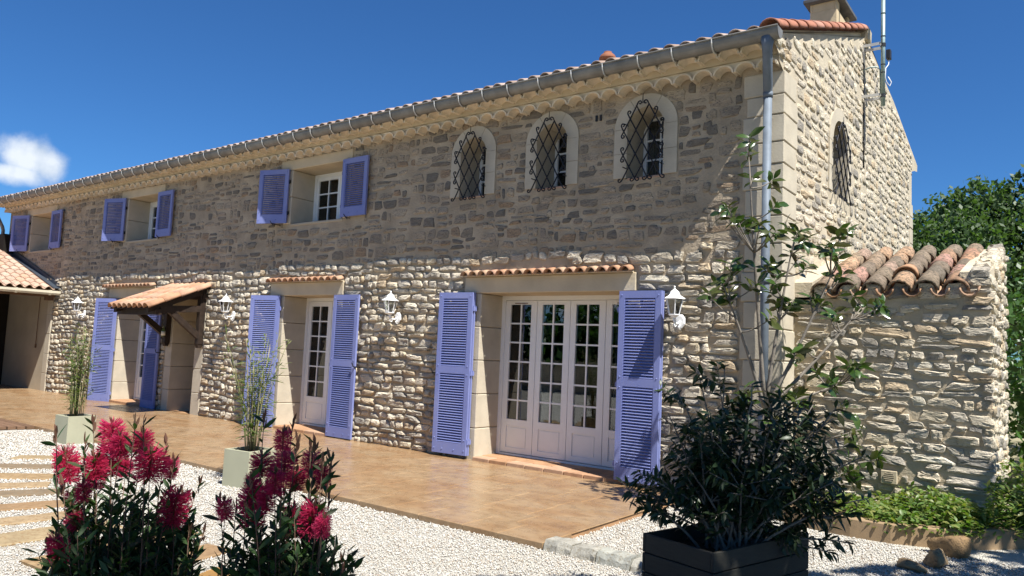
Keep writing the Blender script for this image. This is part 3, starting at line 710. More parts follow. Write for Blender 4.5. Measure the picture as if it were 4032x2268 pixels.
# shutters with louvres: local u along +x from the hinge, outer face towards -y
def slat_mesh(L):
    mb = MB()
    prof = [(-.0165, -.0135), (-.0165, -.0075), (.0125, .0150), (.0125, .0085)]
    vs = [(x, y_, z) for x in (0, L) for y_, z in prof]
    mb.add(vs, [(0, 1, 2, 3), (7, 6, 5, 4), (0, 4, 5, 1), (1, 5, 6, 2), (2, 6, 7, 3), (3, 7, 4, 0)])
    return mb.mesh('slat', m_blue)
SLATM = {}
def shutter(parent, hinge, ang, wd, z0, z1, sign=1, tall=False, label=None, slats=True, t=.034):
    """hinge (x, y); sign +1 opens towards +x, -1 towards -x; ang = how far the free edge swings out from the wall"""
    A = Matrix.Translation((hinge[0], hinge[1], 0)) @ Matrix.Rotation((-ang if sign > 0 else ang), 4, 'Z')
    st = .072; tr = .085; brl = .15; mid = .10
    def bx(mb, a, b, c, d, dy=0): mb.box(min(sign * a, sign * b), max(sign * a, sign * b), -t + dy, -dy, c, d)
    mb = MB(); bx(mb, 0, st, z0, z1); bx(mb, wd - st, wd, z0, z1); bx(mb, st, wd - st, z1 - tr, z1, .001); bx(mb, st, wd - st, z0, z0 + brl, .001)
    fields = [(z0 + brl, z1 - tr)]
    if tall:
        zm = z0 + (z1 - z0) * .515; bx(mb, st, wd - st, zm - mid / 2, zm + mid / 2, .001); fields = [(z0 + brl, zm - mid / 2), (zm + mid / 2, z1 - tr)]
    for fa, fb in fields:                                   # bead round each louvred field
        bx(mb, st, st + .012, fa, fb, .006); bx(mb, wd - st - .012, wd - st, fa, fb, .006)
    bolts = [(st * .5, z1 - .05), (wd - st * .5, z1 - .05), (st * .5, z0 + .06), (wd - st * .5, z0 + .06), (st * .5, z0 + .2), (wd - st * .5, z0 + .2), (wd * .35, z0 + .06), (wd * .7, z0 + .06)]
    if tall: bolts += [(st * .5, zm - .06), (wd - st * .5, zm - .06), (st * .5, zm + .06), (wd - st * .5, zm + .06)]
    for (bx_, bz) in bolts:
        mb.add([(sign * bx_ + .010 * math.cos(k * 1.047), -t, bz + .010 * math.sin(k * 1.047)) for k in range(6)] + [(sign * bx_ + .006 * math.cos(k * 1.047), -t - .007, bz + .006 * math.sin(k * 1.047)) for k in range(6)], [(k, (k + 1) % 6, 6 + (k + 1) % 6, 6 + k) for k in range(6)] + [tuple(range(6, 12))])
    o = mb.obj('shutter', m_blue, parent); o.matrix_local = A
    if label: o['label'] = label
    if slats:
        L = wd - 2 * st - .024; key = round(L, 3)
        if key not in SLATM: SLATM[key] = slat_mesh(L)
        for fa, fb in fields:
            n = int((fb - fa) / .0335)
            for k in range(n):
                zc = fa + (fb - fa) * (k + .5) / n
                link('slat', SLATM[key], o, Matrix.Translation(((st + .012) if sign > 0 else -(wd - st - .012), -t / 2, zc)))
    zs = [z0 + .18, z1 - .22] + ([z0 + (z1 - z0) * .5] if tall else [])
    for zz in zs:
        hb = MB(); hb.box(-.035, .02, -.012, .012, zz - .022, zz + .022).tube([(-.012 * sign, -.01, zz - .035), (-.012 * sign, -.01, zz + .035)], .012, 8)
        hb.obj('hinge', m_blue if tall else m_iron, o)
    return o
def hook(parent, x, z, y=-.06):
    MB().tube([(x, 0, z), (x, y - .03, z + .005), (x - .02, y - .05, z + .05)], .008, 5).tube([(x, y - .02, z), (x + .05, y - .03, z - .03)], .008, 5).obj('shutter_hook', m_iron, parent)
for (a, b) in WINS:
    wd = .615
    shutter(house, (a - .045, -.045), rad(17), wd, 3.515, 4.465, -1); hook(house, a - .28, 3.50, -.16)
    shutter(house, (b + .02, -.045), rad(1), wd - .01, 3.515, 4.465, 1); hook(house, b + .17, 3.50)
shutter(house, (-8.455, -.05), rad(17), .605, .02, 2.25, -1, True); shutter(house, (-7.03, -.05), rad(1), .60, .02, 2.25, 1, True)
shutter(house, (-14.26, -.05), rad(17), .61, .0, 2.235, -1, True); shutter(house, (-12.89, -.05), rad(1), .56, .0, 2.235, 1, True)
for k in (0, 1):
    shutter(house, (-4.10, -.045 - .043 * k), rad(3.5), .58, .05, 2.255, -1, True, slats=(k == 1))
    shutter(house, (-1.86 + .02, -.045 - .045 * k), rad(.8), .545, .05, 2.245, 1, True, slats=(k == 1))
for x in (-4.74, -6.40, -15.0, -12.31): MB().tube([(x, -.01, 1.12), (x - .03, -.12, 1.13), (x - .05, -.13, 1.19)], .010, 5).obj('shutter_hook', m_iron, house)

# tiled hoods above the doors
def half_tile(L, rad0, rad1, th=.014, n=9, m=None, name='tile', flip=False, ends=True):
    """barrel tile along +y (0..L): radius rad0 at y=0, rad1 at y=L; arch upwards"""
    vs = []; fs = []
    for (y_, rr) in ((0, rad0), (L, rad1)):
        for rad_ in (rr, rr - th):
            for k in range(n + 1):
                t = math.pi * k / n; vs.append((rad_ * math.cos(t), y_, rad_ * math.sin(t) * (-1 if flip else 1)))
    N = n + 1
    for k in range(n):
        fs += [(k, k + 1, 2 * N + k + 1, 2 * N + k), (N + k + 1, N + k, 3 * N + k, 3 * N + k + 1), (k + 1, k, N + k, N + k + 1), (2 * N + k, 2 * N + k + 1, 3 * N + k + 1, 3 * N + k)]
    fs += [(0, 2 * N, 3 * N, N), (n, N + n, 3 * N + n, 2 * N + n)]
    mb = MB(); mb.add(vs, fs); return mb.mesh(name, m, True)
HT = half_tile(.30, .072, .062, .012, 8, m_tile_new)
for (x0, x1) in ((-4.33, -1.70), (-8.80, -6.88), (-14.86, -12.74)):
    hood = MB().prism([(-.10, 2.477), (.02, 2.477), (.02, 2.545), (-.10, 2.485)], x0 + .02, x1 - .02, 'x').obj('door_hood', m_render, house)
    n = round((x1 - x0) / .155); p = (x1 - x0) / n
    for k in range(n): link('tile', HT, hood, TRS((x0 + p * (k + .5), -.145, 2.475), (rad(14), 0, 0), (1, .62, 1)))
# terracotta sills of the doors
for (x0, x1) in ((-4.02, -1.70), (-8.40, -7.02), (-14.24, -12.86)):
    n = round((x1 - x0) / .29); p = (x1 - x0) / n
    for k in range(n):
        MB().box(x0 + p * k + .004, x0 + p * (k + 1) - .004, -.075, .13, -.02, .048 + R.uniform(-.001, .001)).obj('sill_tile', m_channel, house, bevel=.008)
        MB().box(x0 + p * k + .004, x0 + p * (k + 1) - .004, .136, .47, -.02, .050 + R.uniform(-.001, .001)).obj('sill_tile', m_channel, house, bevel=.004)
MB().box(-4.028, -1.752, -.05, .5, -.04, .040).box(-8.40, -7.04, -.05, .5, -.04, .040).box(-14.24, -12.89, -.05, .5, -.04, .040).obj('sill_bed', m_mortar, house)

# genoise cornice: two rows of arched tile ends
def gen_tile(p, d, zt, h, cusp, rec, bk=1.):
    """one arched tile of the cornice: a barrel shell projecting from a mortar bed whose arch is set back by rec"""
    n = 10; arc = lambda ra, hh, c: [(ra * math.cos(math.pi * k / n), c + hh * math.sin(math.pi * k / n)) for k in range(n + 1)]
    mb = MB(); ro, ri = p / 2 * .985, p / 2 * .80
    prof = [(-p / 2, zt), (p / 2, zt), (p / 2, cusp + .02)] + arc(ri, h * .80, cusp) + [(-p / 2, cusp + .02)]
    m = len(prof)
    vs = [(a_, -d + rec, b_) for a_, b_ in prof] + [(a_ * .99, .0, b_ if b_ == zt else b_ * bk) for a_, b_ in prof]
    fs = [(i, (i + 1) % m, m + (i + 1) % m, m + i) for i in range(m)]
    for t in tessellate_polygon([[Vector((a_, b_, 0)) for a_, b_ in prof]]): fs += [tuple(t), tuple(m + i for i in t[::-1])]
    mb.add(vs, fs)
    o_, i_ = arc(ro, h, cusp - .004), arc(ri + .002, h * .80 + .002, cusp - .004); N = n + 1
    vs = [(a_, -d, b_) for a_, b_ in o_ + i_] + [(a_, -d + rec + .01, b_) for a_, b_ in o_ + i_]
    fs = []
    for k in range(n): fs += [(k, k + 1, N + k + 1, N + k), (k, 2 * N + k, 2 * N + k + 1, k + 1), (N + k, N + k + 1, 3 * N + k + 1, 3 * N + k)]
    fs += [(0, N, 3 * N, 2 * N), (n, 2 * N + n, 3 * N + n, N + n)]
    mb.add(vs, fs); return mb.mesh('cornice_tile', m_genoise)
G1 = gen_tile(.24, .17, .125, .098, .010, .035); G2 = gen_tile(.24, .175, .118, .095, .010, .035, .75)
corn = MB().box(X0, -.01, -.17, 0.0, 4.748, 4.872).box(X0, -.01, -.325, 0, 4.878, 4.945).obj('cornice', m_render, house)
k = 0
x = -.13
while x > X0 + .1:
    link('cornice_tile', G1, corn, Matrix.Translation((x, -.003, 4.628))); link('cornice_tile', G2, corn, Matrix.Translation((x - .12, -.155, 4.765))); x -= .24
# gutter
gut = MB(); n = 10; GY, GZT, GR = -.40, 4.918, .085
vs = []; fs = []
sect = [(GY - GR * math.cos(math.pi * k / n), GZT - GR * math.sin(math.pi * k / n) * 1.35) for k in range(n + 1)] + [(GY + (GR - .008) * math.cos(math.pi * k / n), GZT - (GR - .008) * math.sin(math.pi * k / n) * 1.35) for k in range(n + 1)]
m_ = len(sect)
segs = [X0 - .1] + [X0 + .3 + 1.98 * i for i in range(11)] + [.08]
for a, b in zip(segs[:-1], segs[1:]):
    gut.add([(a, yy, zz) for yy, zz in sect] + [(b - .003, yy, zz) for yy, zz in sect], [(i, (i + 1) % m_, m_ + (i + 1) % m_, m_ + i) for i in range(m_)])
gut.tube([(X0 - .1, GY - GR - .004, GZT), (.08, GY - GR - .004, GZT)], .010, 6)
gut.prism([(GY - GR * math.cos(math.pi * k / n), GZT - GR * math.sin(math.pi * k / n) * 1.35) for k in range(n + 1)], .074, .08, 'x')
gutter = gut.obj('gutter', m_zinc, house, False)
BRm = MB().tube([(0, GY - (GR + .010) * math.cos(math.pi * k / 9), GZT - (GR + .010) * math.sin(math.pi * k / 9) * 1.35) for k in range(10)], .0095, 4).mesh('gutter_bracket', m_zincl)
x = -.62
while x > X0:
    link('gutter_bracket', BRm, gutter, Matrix.Translation((x, 0, 0))); x -= .445 + R.uniform(-.05, .05)
# downpipes
dp = MB().tube([(-.05, GY, 4.84), (-.05, GY, 4.75), (-.055, GY + .02, 4.70), (-.12, -.15, 4.40), (-.13, -.115, 4.36), (-.13, -.115, 4.30)], [.075, .056, .052, .05, .048, .048], 12)
dp.tube([(-.13, -.115, 4.31), (-.13, -.115, .0)], .045, 14); down = dp.obj('downpipe', m_pipe, house, True)
for zz in (4.33, 2.33, .9): MB().tube([(-.13, -.115, zz - .03), (-.13, -.115, zz + .03)], .052, 14).box(-.14, -.12, -.10, 0, zz - .01, zz + .01).obj('pipe_collar', m_pipe, down, True)
MB().tube([(X0 - .05, GY, 4.80), (X0 - .05, GY, 4.7), (X0 - .06, -.16, 4.25), (X0 - .06, -.13, 4.15), (X0 - .06, -.13, 3.5)], .045, 10).obj('downpipe', m_zinc, house, True)

# roof
SLP = .378; RY0, RZ0 = -.405, 4.918
roofz = lambda yy: RZ0 + (yy - RY0) * SLP
MB().add([(X0 - .12, RY0 + .04, roofz(RY0 + .04) - .035), (.0, RY0 + .04, roofz(RY0 + .04) - .035), (.0, 3.98, roofz(3.98) - .035), (X0 - .12, 3.98, roofz(3.98) - .035), (.0, 8.7, 5.5), (X0 - .12, 8.7, 5.5)], [(0, 1, 2, 3), (3, 2, 4, 5)]).obj('roof_deck', m_tile_roof, house)
ang = math.atan(SLP)
RT = half_tile(.46, .088, .072, .014, 9, m_tile_roof)
roof = bpy.data.objects.new('roof', None); COL.objects.link(roof); roof.parent = house
xs = []
x = -.20
while x > X0 - .1: xs.append(x); x -= .188
for x in xs: link('tile', RT, roof, TRS((x + R.uniform(-.006, .006), RY0 - .01 + R.uniform(-.012, .012), RZ0 - .012), (ang, 0, R.uniform(-.02, .02))))
ms = []; 
for x in xs:
    for k in range(1, 12):
        yy = RY0 + k * .40 * math.cos(ang); ms.append(TRS((x, yy, roofz(yy) - .008), (ang + .03, 0, 0)))
RT2 = half_tile(.46, .088, .072, .014, 5, m_tile_roof, 'roof_tiles')
scatter_parts([RT2], ms, [0] * len(ms), 'tile', roof, m_tile_roof, 'roof_tiles', 0)
verge = MB().prism([(-.40, 4.885), (-.40, 4.925), (3.95, 6.545), (3.95, 6.47)], -.16, -.045, 'x').obj('verge', m_mortar, house)
VT = half_tile(.46, .118, .095, .016, 9, m_tile_red)
for k in range(12):
    yy = -.38 + k * .355; link('tile', VT, verge, TRS((-.035, yy, RZ0 + (yy - RY0) * .374 + .005), (math.atan(.374) + .02, 0, R.uniform(-.03, .03))))
mb = MB().box(-.2, .06, 3.86, 4.12, 6.35, 6.56); mb.v = [(a + R.uniform(-.03, .03), b + R.uniform(-.03, .03), c + R.uniform(-.02, .03)) for a, b, c in mb.v]; mb.obj('ridge_stone', m_mortar, house, bevel=.03)
mb = MB()
for k in range(7): pass
for k in range(60):
    link('ridge_tile', VT, roof, TRS((-.45 - k * .36, 3.98, 6.56), (0.03, 0, rad(90)), (1, 1, .8))) if k < 58 else None
# roof vent cap and chimney
vc = MB().lathe([(.075, -.05), (.075, .07), (.068, .09), (.115, .10), (.118, .115), (.10, .155), (.062, .185), (.05, .19), (.055, .205), (.02, .215)], 16)
o = vc.obj('roof_vent', simple('brown_clay', (.26, .105, .06), .8, .25, var=.2), house, True); o.location = (-2.53, .60, 5.355)
ch = MB().box(-.80, -.40, 3.9, 4.72, 6.2, 7.0).box(-.80, -.76, 3.9, 4.72, 7.0, 7.13).box(-.44, -.40, 3.9, 4.06, 7.0, 7.13).box(-.44, -.40, 4.6, 4.72, 7.0, 7.13).box(-.76, -.44, 3.9, 3.94, 7.0, 7.13)
chim = ch.obj('chimney', m_chim, house, bevel=.006)
MB().box(-.88, -.31, 3.80, 4.84, 7.131, 7.19).obj('chimney_cap', simple('dark_slab', (.10, .10, .10), .8, .3, var=.3), chim, bevel=.008)

# wrought iron window grilles
def grille(place, parent):
    U, Vv = .080, .147
    mb = MB()
    def P(i, j, d=0): return place((i - 3) * U, j * Vv, d)
    def hook_end(i, j, di, dj, turn, ext=.42, rr=.021):
        p = Vector((i * U, j * Vv)); d = Vector((di * U, dj * Vv)); p = p + d * ext; d.normalize(); pts = []
        for k in range(10):
            pts.append(p.copy()); a = turn * (.16 + .52 * min(1, k / 3)); d = Vector((d.x * math.cos(a) - d.y * math.sin(a), d.x * math.sin(a) + d.y * math.cos(a))); p = p + d * rr * (.62 if k < 6 else .42)
        return [place(q_.x - 3 * U, q_.y, 0) for q_ in pts]
    for sgn in (1, -1):
        def mi(i): return i if sgn == 1 else 6 - i
        dd = .006 * sgn
        bars = [((0, 0), (5, 5), (-1, .1), (1, 1)), ((2, 0), (6, 4), (-1, .1), (1, 1)), ((4, 0), (6, 2), (-1, .1), (1, 1)), ((0, 2), (4, 6), (1, .35), None), ((0, 4), (2, 6), (1, .35), (-1, .35))]
        for (a, b, c0, c1) in bars:
            pts = [P(mi(a[0]), a[1], dd), P(mi(b[0]), b[1], dd)]
            s0 = hook_end(mi(a[0]), a[1], -sgn, -1, c0[0] * sgn, .3 if a[1] else .12)
            s1 = hook_end(mi(b[0]), b[1], sgn, 1, c1[0] * sgn, .35 if b[1] < 6 else .2) if c1 else []
            mb.tube(s0[::-1] + pts + s1, .0085, 6)
    mb.tube([P(3, 6.1), P(3, 6.9)], [.007, .004], 5)
    for (i, j) in ((0, 1), (6, 1), (0.1, 4.6), (5.9, 4.6)): mb.tube([place((i - 3) * U, j * Vv, 0), place((i - 3) * U, j * Vv, 1)], .007, 5)
    return mb.obj('window_grille', m_iron, parent, True)
for c, h in ARCH: grille(lambda a, b, d, c=c: (c + a * 1.02, -.10 + (d if d < .5 else .1), 3.598 + b), house)
grille(lambda a, b, d: (.065 - (d if d < .5 else .065), GA_C - .06 + a * 1.5, 3.68 + b * 1.06), house)
# ------------------------------------------------------------------ wall lanterns
lamp = thing('wall_lantern', '', 'lantern', (-5.60, 0, 1.90), 0, 'white lanterns on the front wall')
MB().lathe([(.005, .335), (.012, .325), (.006, .31), (.012, .30), (.03, .285), (.052, .27), (.06, .245), (.075, .225), (.128, .195), (.13, .188), (.10, .186)], 6, (0, -.2, .05)).obj('lamp_roof', m_lamp, lamp)
LTOP, LBOT = .100, .058
for k in range(6):
    t = math.pi / 3 * k; c, s_ = math.cos(t), math.sin(t)
    MB().tube([(LBOT * c, -.2 + LBOT * s_, .065), (LTOP * c, -.2 + LTOP * s_, .236)], .007, 4).obj('post', m_lamp, lamp)
    t2 = t + math.pi / 3; c2, s2 = math.cos(t2), math.sin(t2)
    MB().add([(LBOT * c, -.2 + LBOT * s_, .07), (LBOT * c2, -.2 + LBOT * s2, .07), (LTOP * c2, -.2 + LTOP * s2, .234), (LTOP * c, -.2 + LTOP * s_, .234)], [(0, 1, 2, 3)]).obj('pane', m_glass, lamp)
MB().lathe([(.02, .03), (.045, .045), (.068, .06), (.068, .07), (.03, .072)], 6, (0, -.2, 0)).obj('lamp_base', m_lamp, lamp)
MB().tube([(0, -.2, .07), (0, -.2, .15)], .018, 8).obj('bulb', m_bulb, lamp, True)
am = MB().tube([(0, -.2, .04), (0, -.2, .0), (0, -.16, -.03), (0, -.1, -.03), (0, -.05, -.01), (0, -.02, .0)], [.014, .014, .014, .013, .012, .014], 8)
am.tube([(0, -.03 - .045 * math.cos(k * .7) * (1 - k / 16), -.055 - .045 * math.sin(k * .7) * (1 - k / 16)) for k in range(11)], .007, 5)
am.tube([(0, -.17 + .03 * math.cos(k * .8) * (1 - k / 14), -.045 - .03 * math.sin(k * .8) * (1 - k / 14)) for k in range(9)], .007, 5)
am.obj('arm', m_lamp, lamp, True)
wp = MB(); prof = [(.062, 0), (.062, .012), (.045, .022)]
wp.add([(rr * math.cos(math.pi / 4 * k + .39), -.02 - d, rr * 1.35 * math.sin(math.pi / 4 * k + .39)) for rr, d in prof for k in range(8)], [(i * 8 + k, i * 8 + (k + 1) % 8, (i + 1) * 8 + (k + 1) % 8, (i + 1) * 8 + k) for i in range(2) for k in range(8)] + [tuple(16 + k for k in range(8))])
wp.obj('wall_plate', m_lamp, lamp)
LPS = [(-5.60, 'white wall lantern between the middle door and the wide french door'), (-1.10, 'white wall lantern at the right edge of the wide french door shutter'), (-9.86, 'white wall lantern just right of the tiled porch canopy'), (-15.85, 'white wall lantern near the carport, left of the far left door')]
for i, (x, lb) in enumerate(LPS):
    o = lamp if i == 0 else copy_tree(lamp)
    o.location = (x, -.01, 1.90); o['label'] = lb

# ------------------------------------------------------------------ porch canopy over the recess
can = thing('porch_canopy', 'small tiled porch canopy on dark timber brackets over the recessed doorway', 'canopy', (0, 0, 0))
CS = (2.50 - 2.03) / 1.17
cz = lambda yy: 2.43 + (yy) * CS
for xx in (-12.08, -10.88):
    MB().box(xx - .06, xx + .06, -.13, -.022, 1.34, 2.36).obj('post', m_beam, can, bevel=.006)
    MB().prism([(-.90, 1.90), (-.86, 1.86), (-.80, 1.87), (-.78, 1.90), (-.02, 1.96), (-.02, 2.08), (-.90, 2.02)], xx - .055, xx + .055, 'x').obj('beam', m_beam, can)
    MB().prism([(-.13, 1.44), (-.13, 1.58), (-.60, 1.93), (-.72, 1.90)], xx - .045, xx + .045, 'x').obj('brace', m_beam, can)
    MB().prism([(-1.12, cz(-1.12) - .10), (0, cz(0) - .11), (0, cz(0) - .02), (-1.12, cz(-1.12) - .02)], xx - .05, xx + .05, 'x').obj('rafter', m_beam, can)
    MB().prism([(-.105, 1.27), (-.055, 1.27), (-.022, 1.34), (-.13, 1.34)], xx - .05, xx + .05, 'x').obj('bracket_foot', m_beam, can)
for yy in (-.95, -.06): MB().box(-12.2, -10.78, yy - .05, yy + .05, cz(yy) - .20, cz(yy) - .10).obj('purlin', m_beam, can)
MB().prism([(-1.16, cz(-1.16) - .018), (0, cz(0) - .018), (0, cz(0)), (-1.16, cz(-1.16))], -12.18, -10.74, 'x').obj('boarding', m_beam, can)
CTm = half_tile(.40, .098, .082, .014, 8, m_tile_new)
CHm = half_tile(.40, .07, .085, .012, 6, m_channel, flip=True)
ca = math.atan(CS)
for i in range(8):
    for j in range(4):
        xx = -12.09 + i * .19; yy = -1.20 + j * .30
        link('tile', CTm, can, TRS((xx, yy, cz(yy) + .012 + .006 * (j > 0)), (ca + .03, 0, R.uniform(-.02, .02))))
        if i < 7: link('channel_tile', CHm, can, TRS((xx + .095, yy - .02, cz(yy) + .085), (ca + .03, 0, 0)))
# wine bottle on the left post
MB().lathe([(.036, 0), (.038, .01), (.038, .11), (.03, .135), (.014, .16), (.013, .20), (.015, .203), (.015, .21)], 12).obj('bottle', m_bottle, None, True)
bo = COL.objects[-1] if False else [o for o in bpy.data.objects if o.name == 'bottle'][0]
bo.location = (-12.0, -.185, 1.46); tag(bo, 'green wine bottle with pale label fixed to the left canopy post', 'bottle')
MB().lathe([(.0392, .02), (.0392, .10)], 12).obj('label', m_label, bo, True)

# ------------------------------------------------------------------ carport at the far left
gar = thing('carport', 'lean-to carport with pale tiled roof at the left end of the house', 'carport', (0, 0, 0))
EX, EZ = -17.36, 2.47; GS = .322
gz = lambda xx: EZ + (EX - xx) * GS
MB().prism([(EX, EZ - .05), (-23.5, gz(-23.5) - .05), (-23.5, gz(-23.5) - .01), (EX, EZ - .01)], -5.2, -.02, 'y').obj('roof_boarding', m_fascia, gar)
def s_tile(L, W_, m):
    n = 10; vs = []; fs = []
    for (t, dz) in ((0, .012), (L, .0)):
        for k in range(n + 1):
            a = k / n; z = .030 * math.sin(2 * math.pi * (a - .12)) + (.012 if a < .62 else 0); vs.append((-t, a * W_, z + dz)); 
        for k in range(n + 1):
            a = k / n; z = .030 * math.sin(2 * math.pi * (a - .12)) + (.012 if a < .62 else 0); vs.append((-t, a * W_, z + dz - .014))
    N = n + 1
    for k in range(n): fs += [(k, k + 1, 2 * N + k + 1, 2 * N + k), (k + 1, k, N + k, N + k + 1), (N + k + 1, N + k, 3 * N + k, 3 * N + k + 1)]
    mb = MB(); mb.add(vs, fs); return mb.mesh('tile', m, True)
STm = s_tile(.40, .215, m_tile_pale); ga = math.atan(GS)
for i in range(20):
    for j in range(14):
        xx = EX + .08 - j * .34; y0 = -.36 - i * .207
        link('tile', STm, gar, TRS((xx, y0, gz(xx) + .045), (0, ga - .02, 0)))
MB().prism([(EX + .05, EZ + .03), (-23.4, gz(-23.4) + .03), (-23.4, gz(-23.4) + .05), (EX + .05, EZ + .05)], -.17, -.03, 'y').prism([(EX + .05, EZ + .05), (-23.4, gz(-23.4) + .05), (-23.4, gz(-23.4) + .15), (EX + .05, EZ + .15)], -.045, -.024, 'y').obj('flashing', simple('dark_lead', (.035, .045, .06), .6, .4, var=.2, bump=0), gar)
m_cgut = simple('cream_gutter', (.60, .55, .42), .4, .4, var=.05, bump=0)
gg = MB().prism([(EX + .02, 2.36), (EX + .06, 2.335), (EX + .11, 2.335), (EX + .135, 2.38), (EX + .135, 2.435), (EX + .02, 2.435)], -5.2, -.03, 'y').obj('gutter', m_cgut, gar)
for yy in (-.25, -.98, -1.7, -2.4): MB().prism([(EX + .01, 2.35), (EX + .06, 2.322), (EX + .12, 2.322), (EX + .147, 2.375), (EX + .147, 2.445), (EX + .01, 2.445)], yy - .02, yy + .02, 'y').obj('gutter_bracket', m_cgut, gg)
MB().box(EX - .06, EX + .01, -5.2, -.10, 2.28, 2.46).obj('fascia', m_fascia, gar)
MB().box(EX - .09, EX - .0, -.30, -.12, 2.2, 2.3).obj('rafter_end', m_fascia, gar)
MB().box(-17.60, -17.42, -5.1, -4.9, -.05, 2.28).obj('post', m_wallr, gar)
MB().box(-23.6, -23.4, -5.2, 0, -.1, 4.3).obj('back_wall', m_wallr, gar)
MB().box(-23.5, -20.35, -.30, -.03, -.05, 4.0).obj('side_wall', m_dark, gar)  # near-black panel added; its colour stands for the carport's deep shade
MB().box(-23.5, -17.9, -5.3, -5.2, -.05, 3.0).obj('end_wall', m_wallr, gar)
MB().box(-20.9, -17.86, -.030, -.004, -.05, 2.44).obj('rendered_wall', m_wallr, gar)
for k in range(5): rough_block(-17.86, -17.60, -.045, .1, -.05 + k * .48 + .003, -.05 + (k + 1) * .48 - .003, .002, 'quoin', m_quoin, gar)
MB().tube([(-18.30, -.06, 2.3), (-18.32, -.06, 1.12)], .008, 5).tube([(-18.32, -.06, 1.12), (-18.32, -.06, 1.03)], .018, 6).obj('pull_cord', m_fascia, gar)

# ------------------------------------------------------------------ annex on the right
ann = thing('stone_annex', 'low rubble stone annex with weathered barrel tile roof', 'annex')
AY, AX1, AEZ = .44, 1.82, 2.20
ATP = lambda yy: 2.19 + (yy - AY) * .305
AYB = 2.40
afr = MB().prism([(0.0, -.08), (AX1, -.08), (AX1, 2.44), (1.66, 2.30), (1.60, 2.22), (0, 2.17)], AY, AY + .3, 'y').obj('front_wall', simple('annex_mortar', (.47, .395, .28), .95, .1, var=.2, sc=3, bump=.8, bsc=34, bd=.014), ann)
side = MB().prism([(AY + .01, -.08), (AYB, -.08), (AYB, 2.92), (1.6, 2.72), (AY + .01, 2.44)], AX1 - .25, AX1 + .002, 'x').obj('side_wall', m_mortar, ann)
MB().box(0, AX1 - .01, AYB - .2, AYB, -.08, 2.8).obj('back_wall', m_mortar, ann)
ael = [ex_rect(.87, 1.05, .33, .47)]
al = lay_stones(0.03, AX1 + .03, 0.0, 2.42, ael, 31, wr=(.09, .32), hr=(.06, .13), gap=.013, pr=(.016, .036), jz=.016, top=lambda s_: 2.19 if s_ < 1.6 else 2.42)
am_, as_ = stone_mats(al, 'front', AY)
scatter_parts(STONES, am_, as_, 'stone', afr, m_stone, 'small_stones', 300, False)
sl_ = lay_stones(AY - .02, AYB, 0.0, 2.95, [], 32, wr=(.12, .3), hr=(.08, .16), gap=.018, pr=(.02, .04), top=lambda s_: 2.40 + (s_ - AY) * .25)
sm_, ss_ = stone_mats(sl_, 'gable', AX1)
scatter_parts(STONES, sm_, ss_, 'stone', side, m_stone, 'small_stones', 0, False)
# rough coping stones on the right rake
for k in range(10):
    yy = AY + .0 + k * .20; mb = MB()
    link('coping_stone', STONES[k % 28], ann, Matrix.Translation((AX1 - .07 + R.uniform(-.02, .02), yy + .06, 2.44 + (yy - AY) * .245)) @ Matrix.Rotation(.3, 4, 'X') @ Matrix.Diagonal((.085, .11, .06 + R.uniform(-.015, .015), 1)))
for k in range(6): # mortar humps closing the tile ends at the eave
    link('eave_filler', STONES[(k * 5) % 28], ann, Matrix.Translation((.31 + k * .245, AY + .03, 2.255)) @ Matrix.Rotation(rad(90), 4, 'X') @ Matrix.Diagonal((.095, .085, .07, 1)))
aa = math.atan(.325)
ACm = [half_tile(.43, .122, .088, .020, 9, m_tile_old), half_tile(.44, .118, .085, .020, 9, m_tile_old)]
AHm = half_tile(.44, .085, .10, .015, 7, m_channel, flip=True)
for i in range(7):
    xx = .31 + (i - 1) * .245
    for j in range(6):
        yy = AY - .05 + j * .335
        if i > 0: link('tile', ACm[(i + j) % 2], ann, TRS((xx + R.uniform(-.012, .012), yy + R.uniform(-.015, .015), ATP(yy) + .072 + R.uniform(0, .008)), (aa + .075, 0, R.uniform(-.05, .05))))
        if i > 0: link('channel_tile', AHm, ann, TRS((xx + .1225, yy - .045, ATP(yy) + .095), (aa + .035, 0, R.uniform(-.02, .02))))
mb = MB().prism([(AY - .02, 2.2), (AYB, 2.75), (AYB, 2.92), (AY - .02, 2.36)], -.02, .20, 'x'); mb.obj('mortar_fillet', m_mortar, ann)
tv = MB(); n = 10; vs = [(0.0, 0.004, 0.0)]; 
fs = []
for k in range(n + 1):
    t = math.pi * k / n; vs.append((.098 * math.cos(t), .004, .098 * math.sin(t)))
for k in range(n): fs.append((0, k + 1, k + 2))
vt = None
link('vent_tile', half_tile(.30, .125, .10, .02, 9, m_channel), ann, TRS((.31 + 3 * .245 - .01, AY + .42, ATP(AY + .42) + .125), (aa - .05, 0, .05)))
tv.add(vs, fs); o = tv.obj('vent_mesh', simple('perforated_clay', (.42, .22, .12), .9, .2, var=.1), ann); o.matrix_local = TRS((.31 + 3 * .245 - .01, AY + .44, ATP(AY + .42) + .127), (0, 0, .05))
hm = MB()
for a in range(-4, 5):
    for b in range(0, 5):
        xx = a * .019 + (b % 2) * .0095; zz = .010 + b * .017
        if xx * xx + zz * zz < .078 ** 2: hm.lathe([(.0062, 0), (.0062, .002)], 6); 
hv = []; hf = []
for a in range(-4, 5):
    for b in range(0, 5):
        xx = a * .019 + (b % 2) * .0095; zz = .012 + b * .017
        if xx * xx + zz * zz < .082 ** 2:
            k0 = len(hv); hv += [(xx + .0066 * math.cos(k * 1.047), -.0015, zz + .0066 * math.sin(k * 1.047)) for k in range(6)]; hf.append(tuple(range(k0, k0 + 6)))
hb = MB(); hb.add(hv, hf); hb.obj('holes', m_black, o)
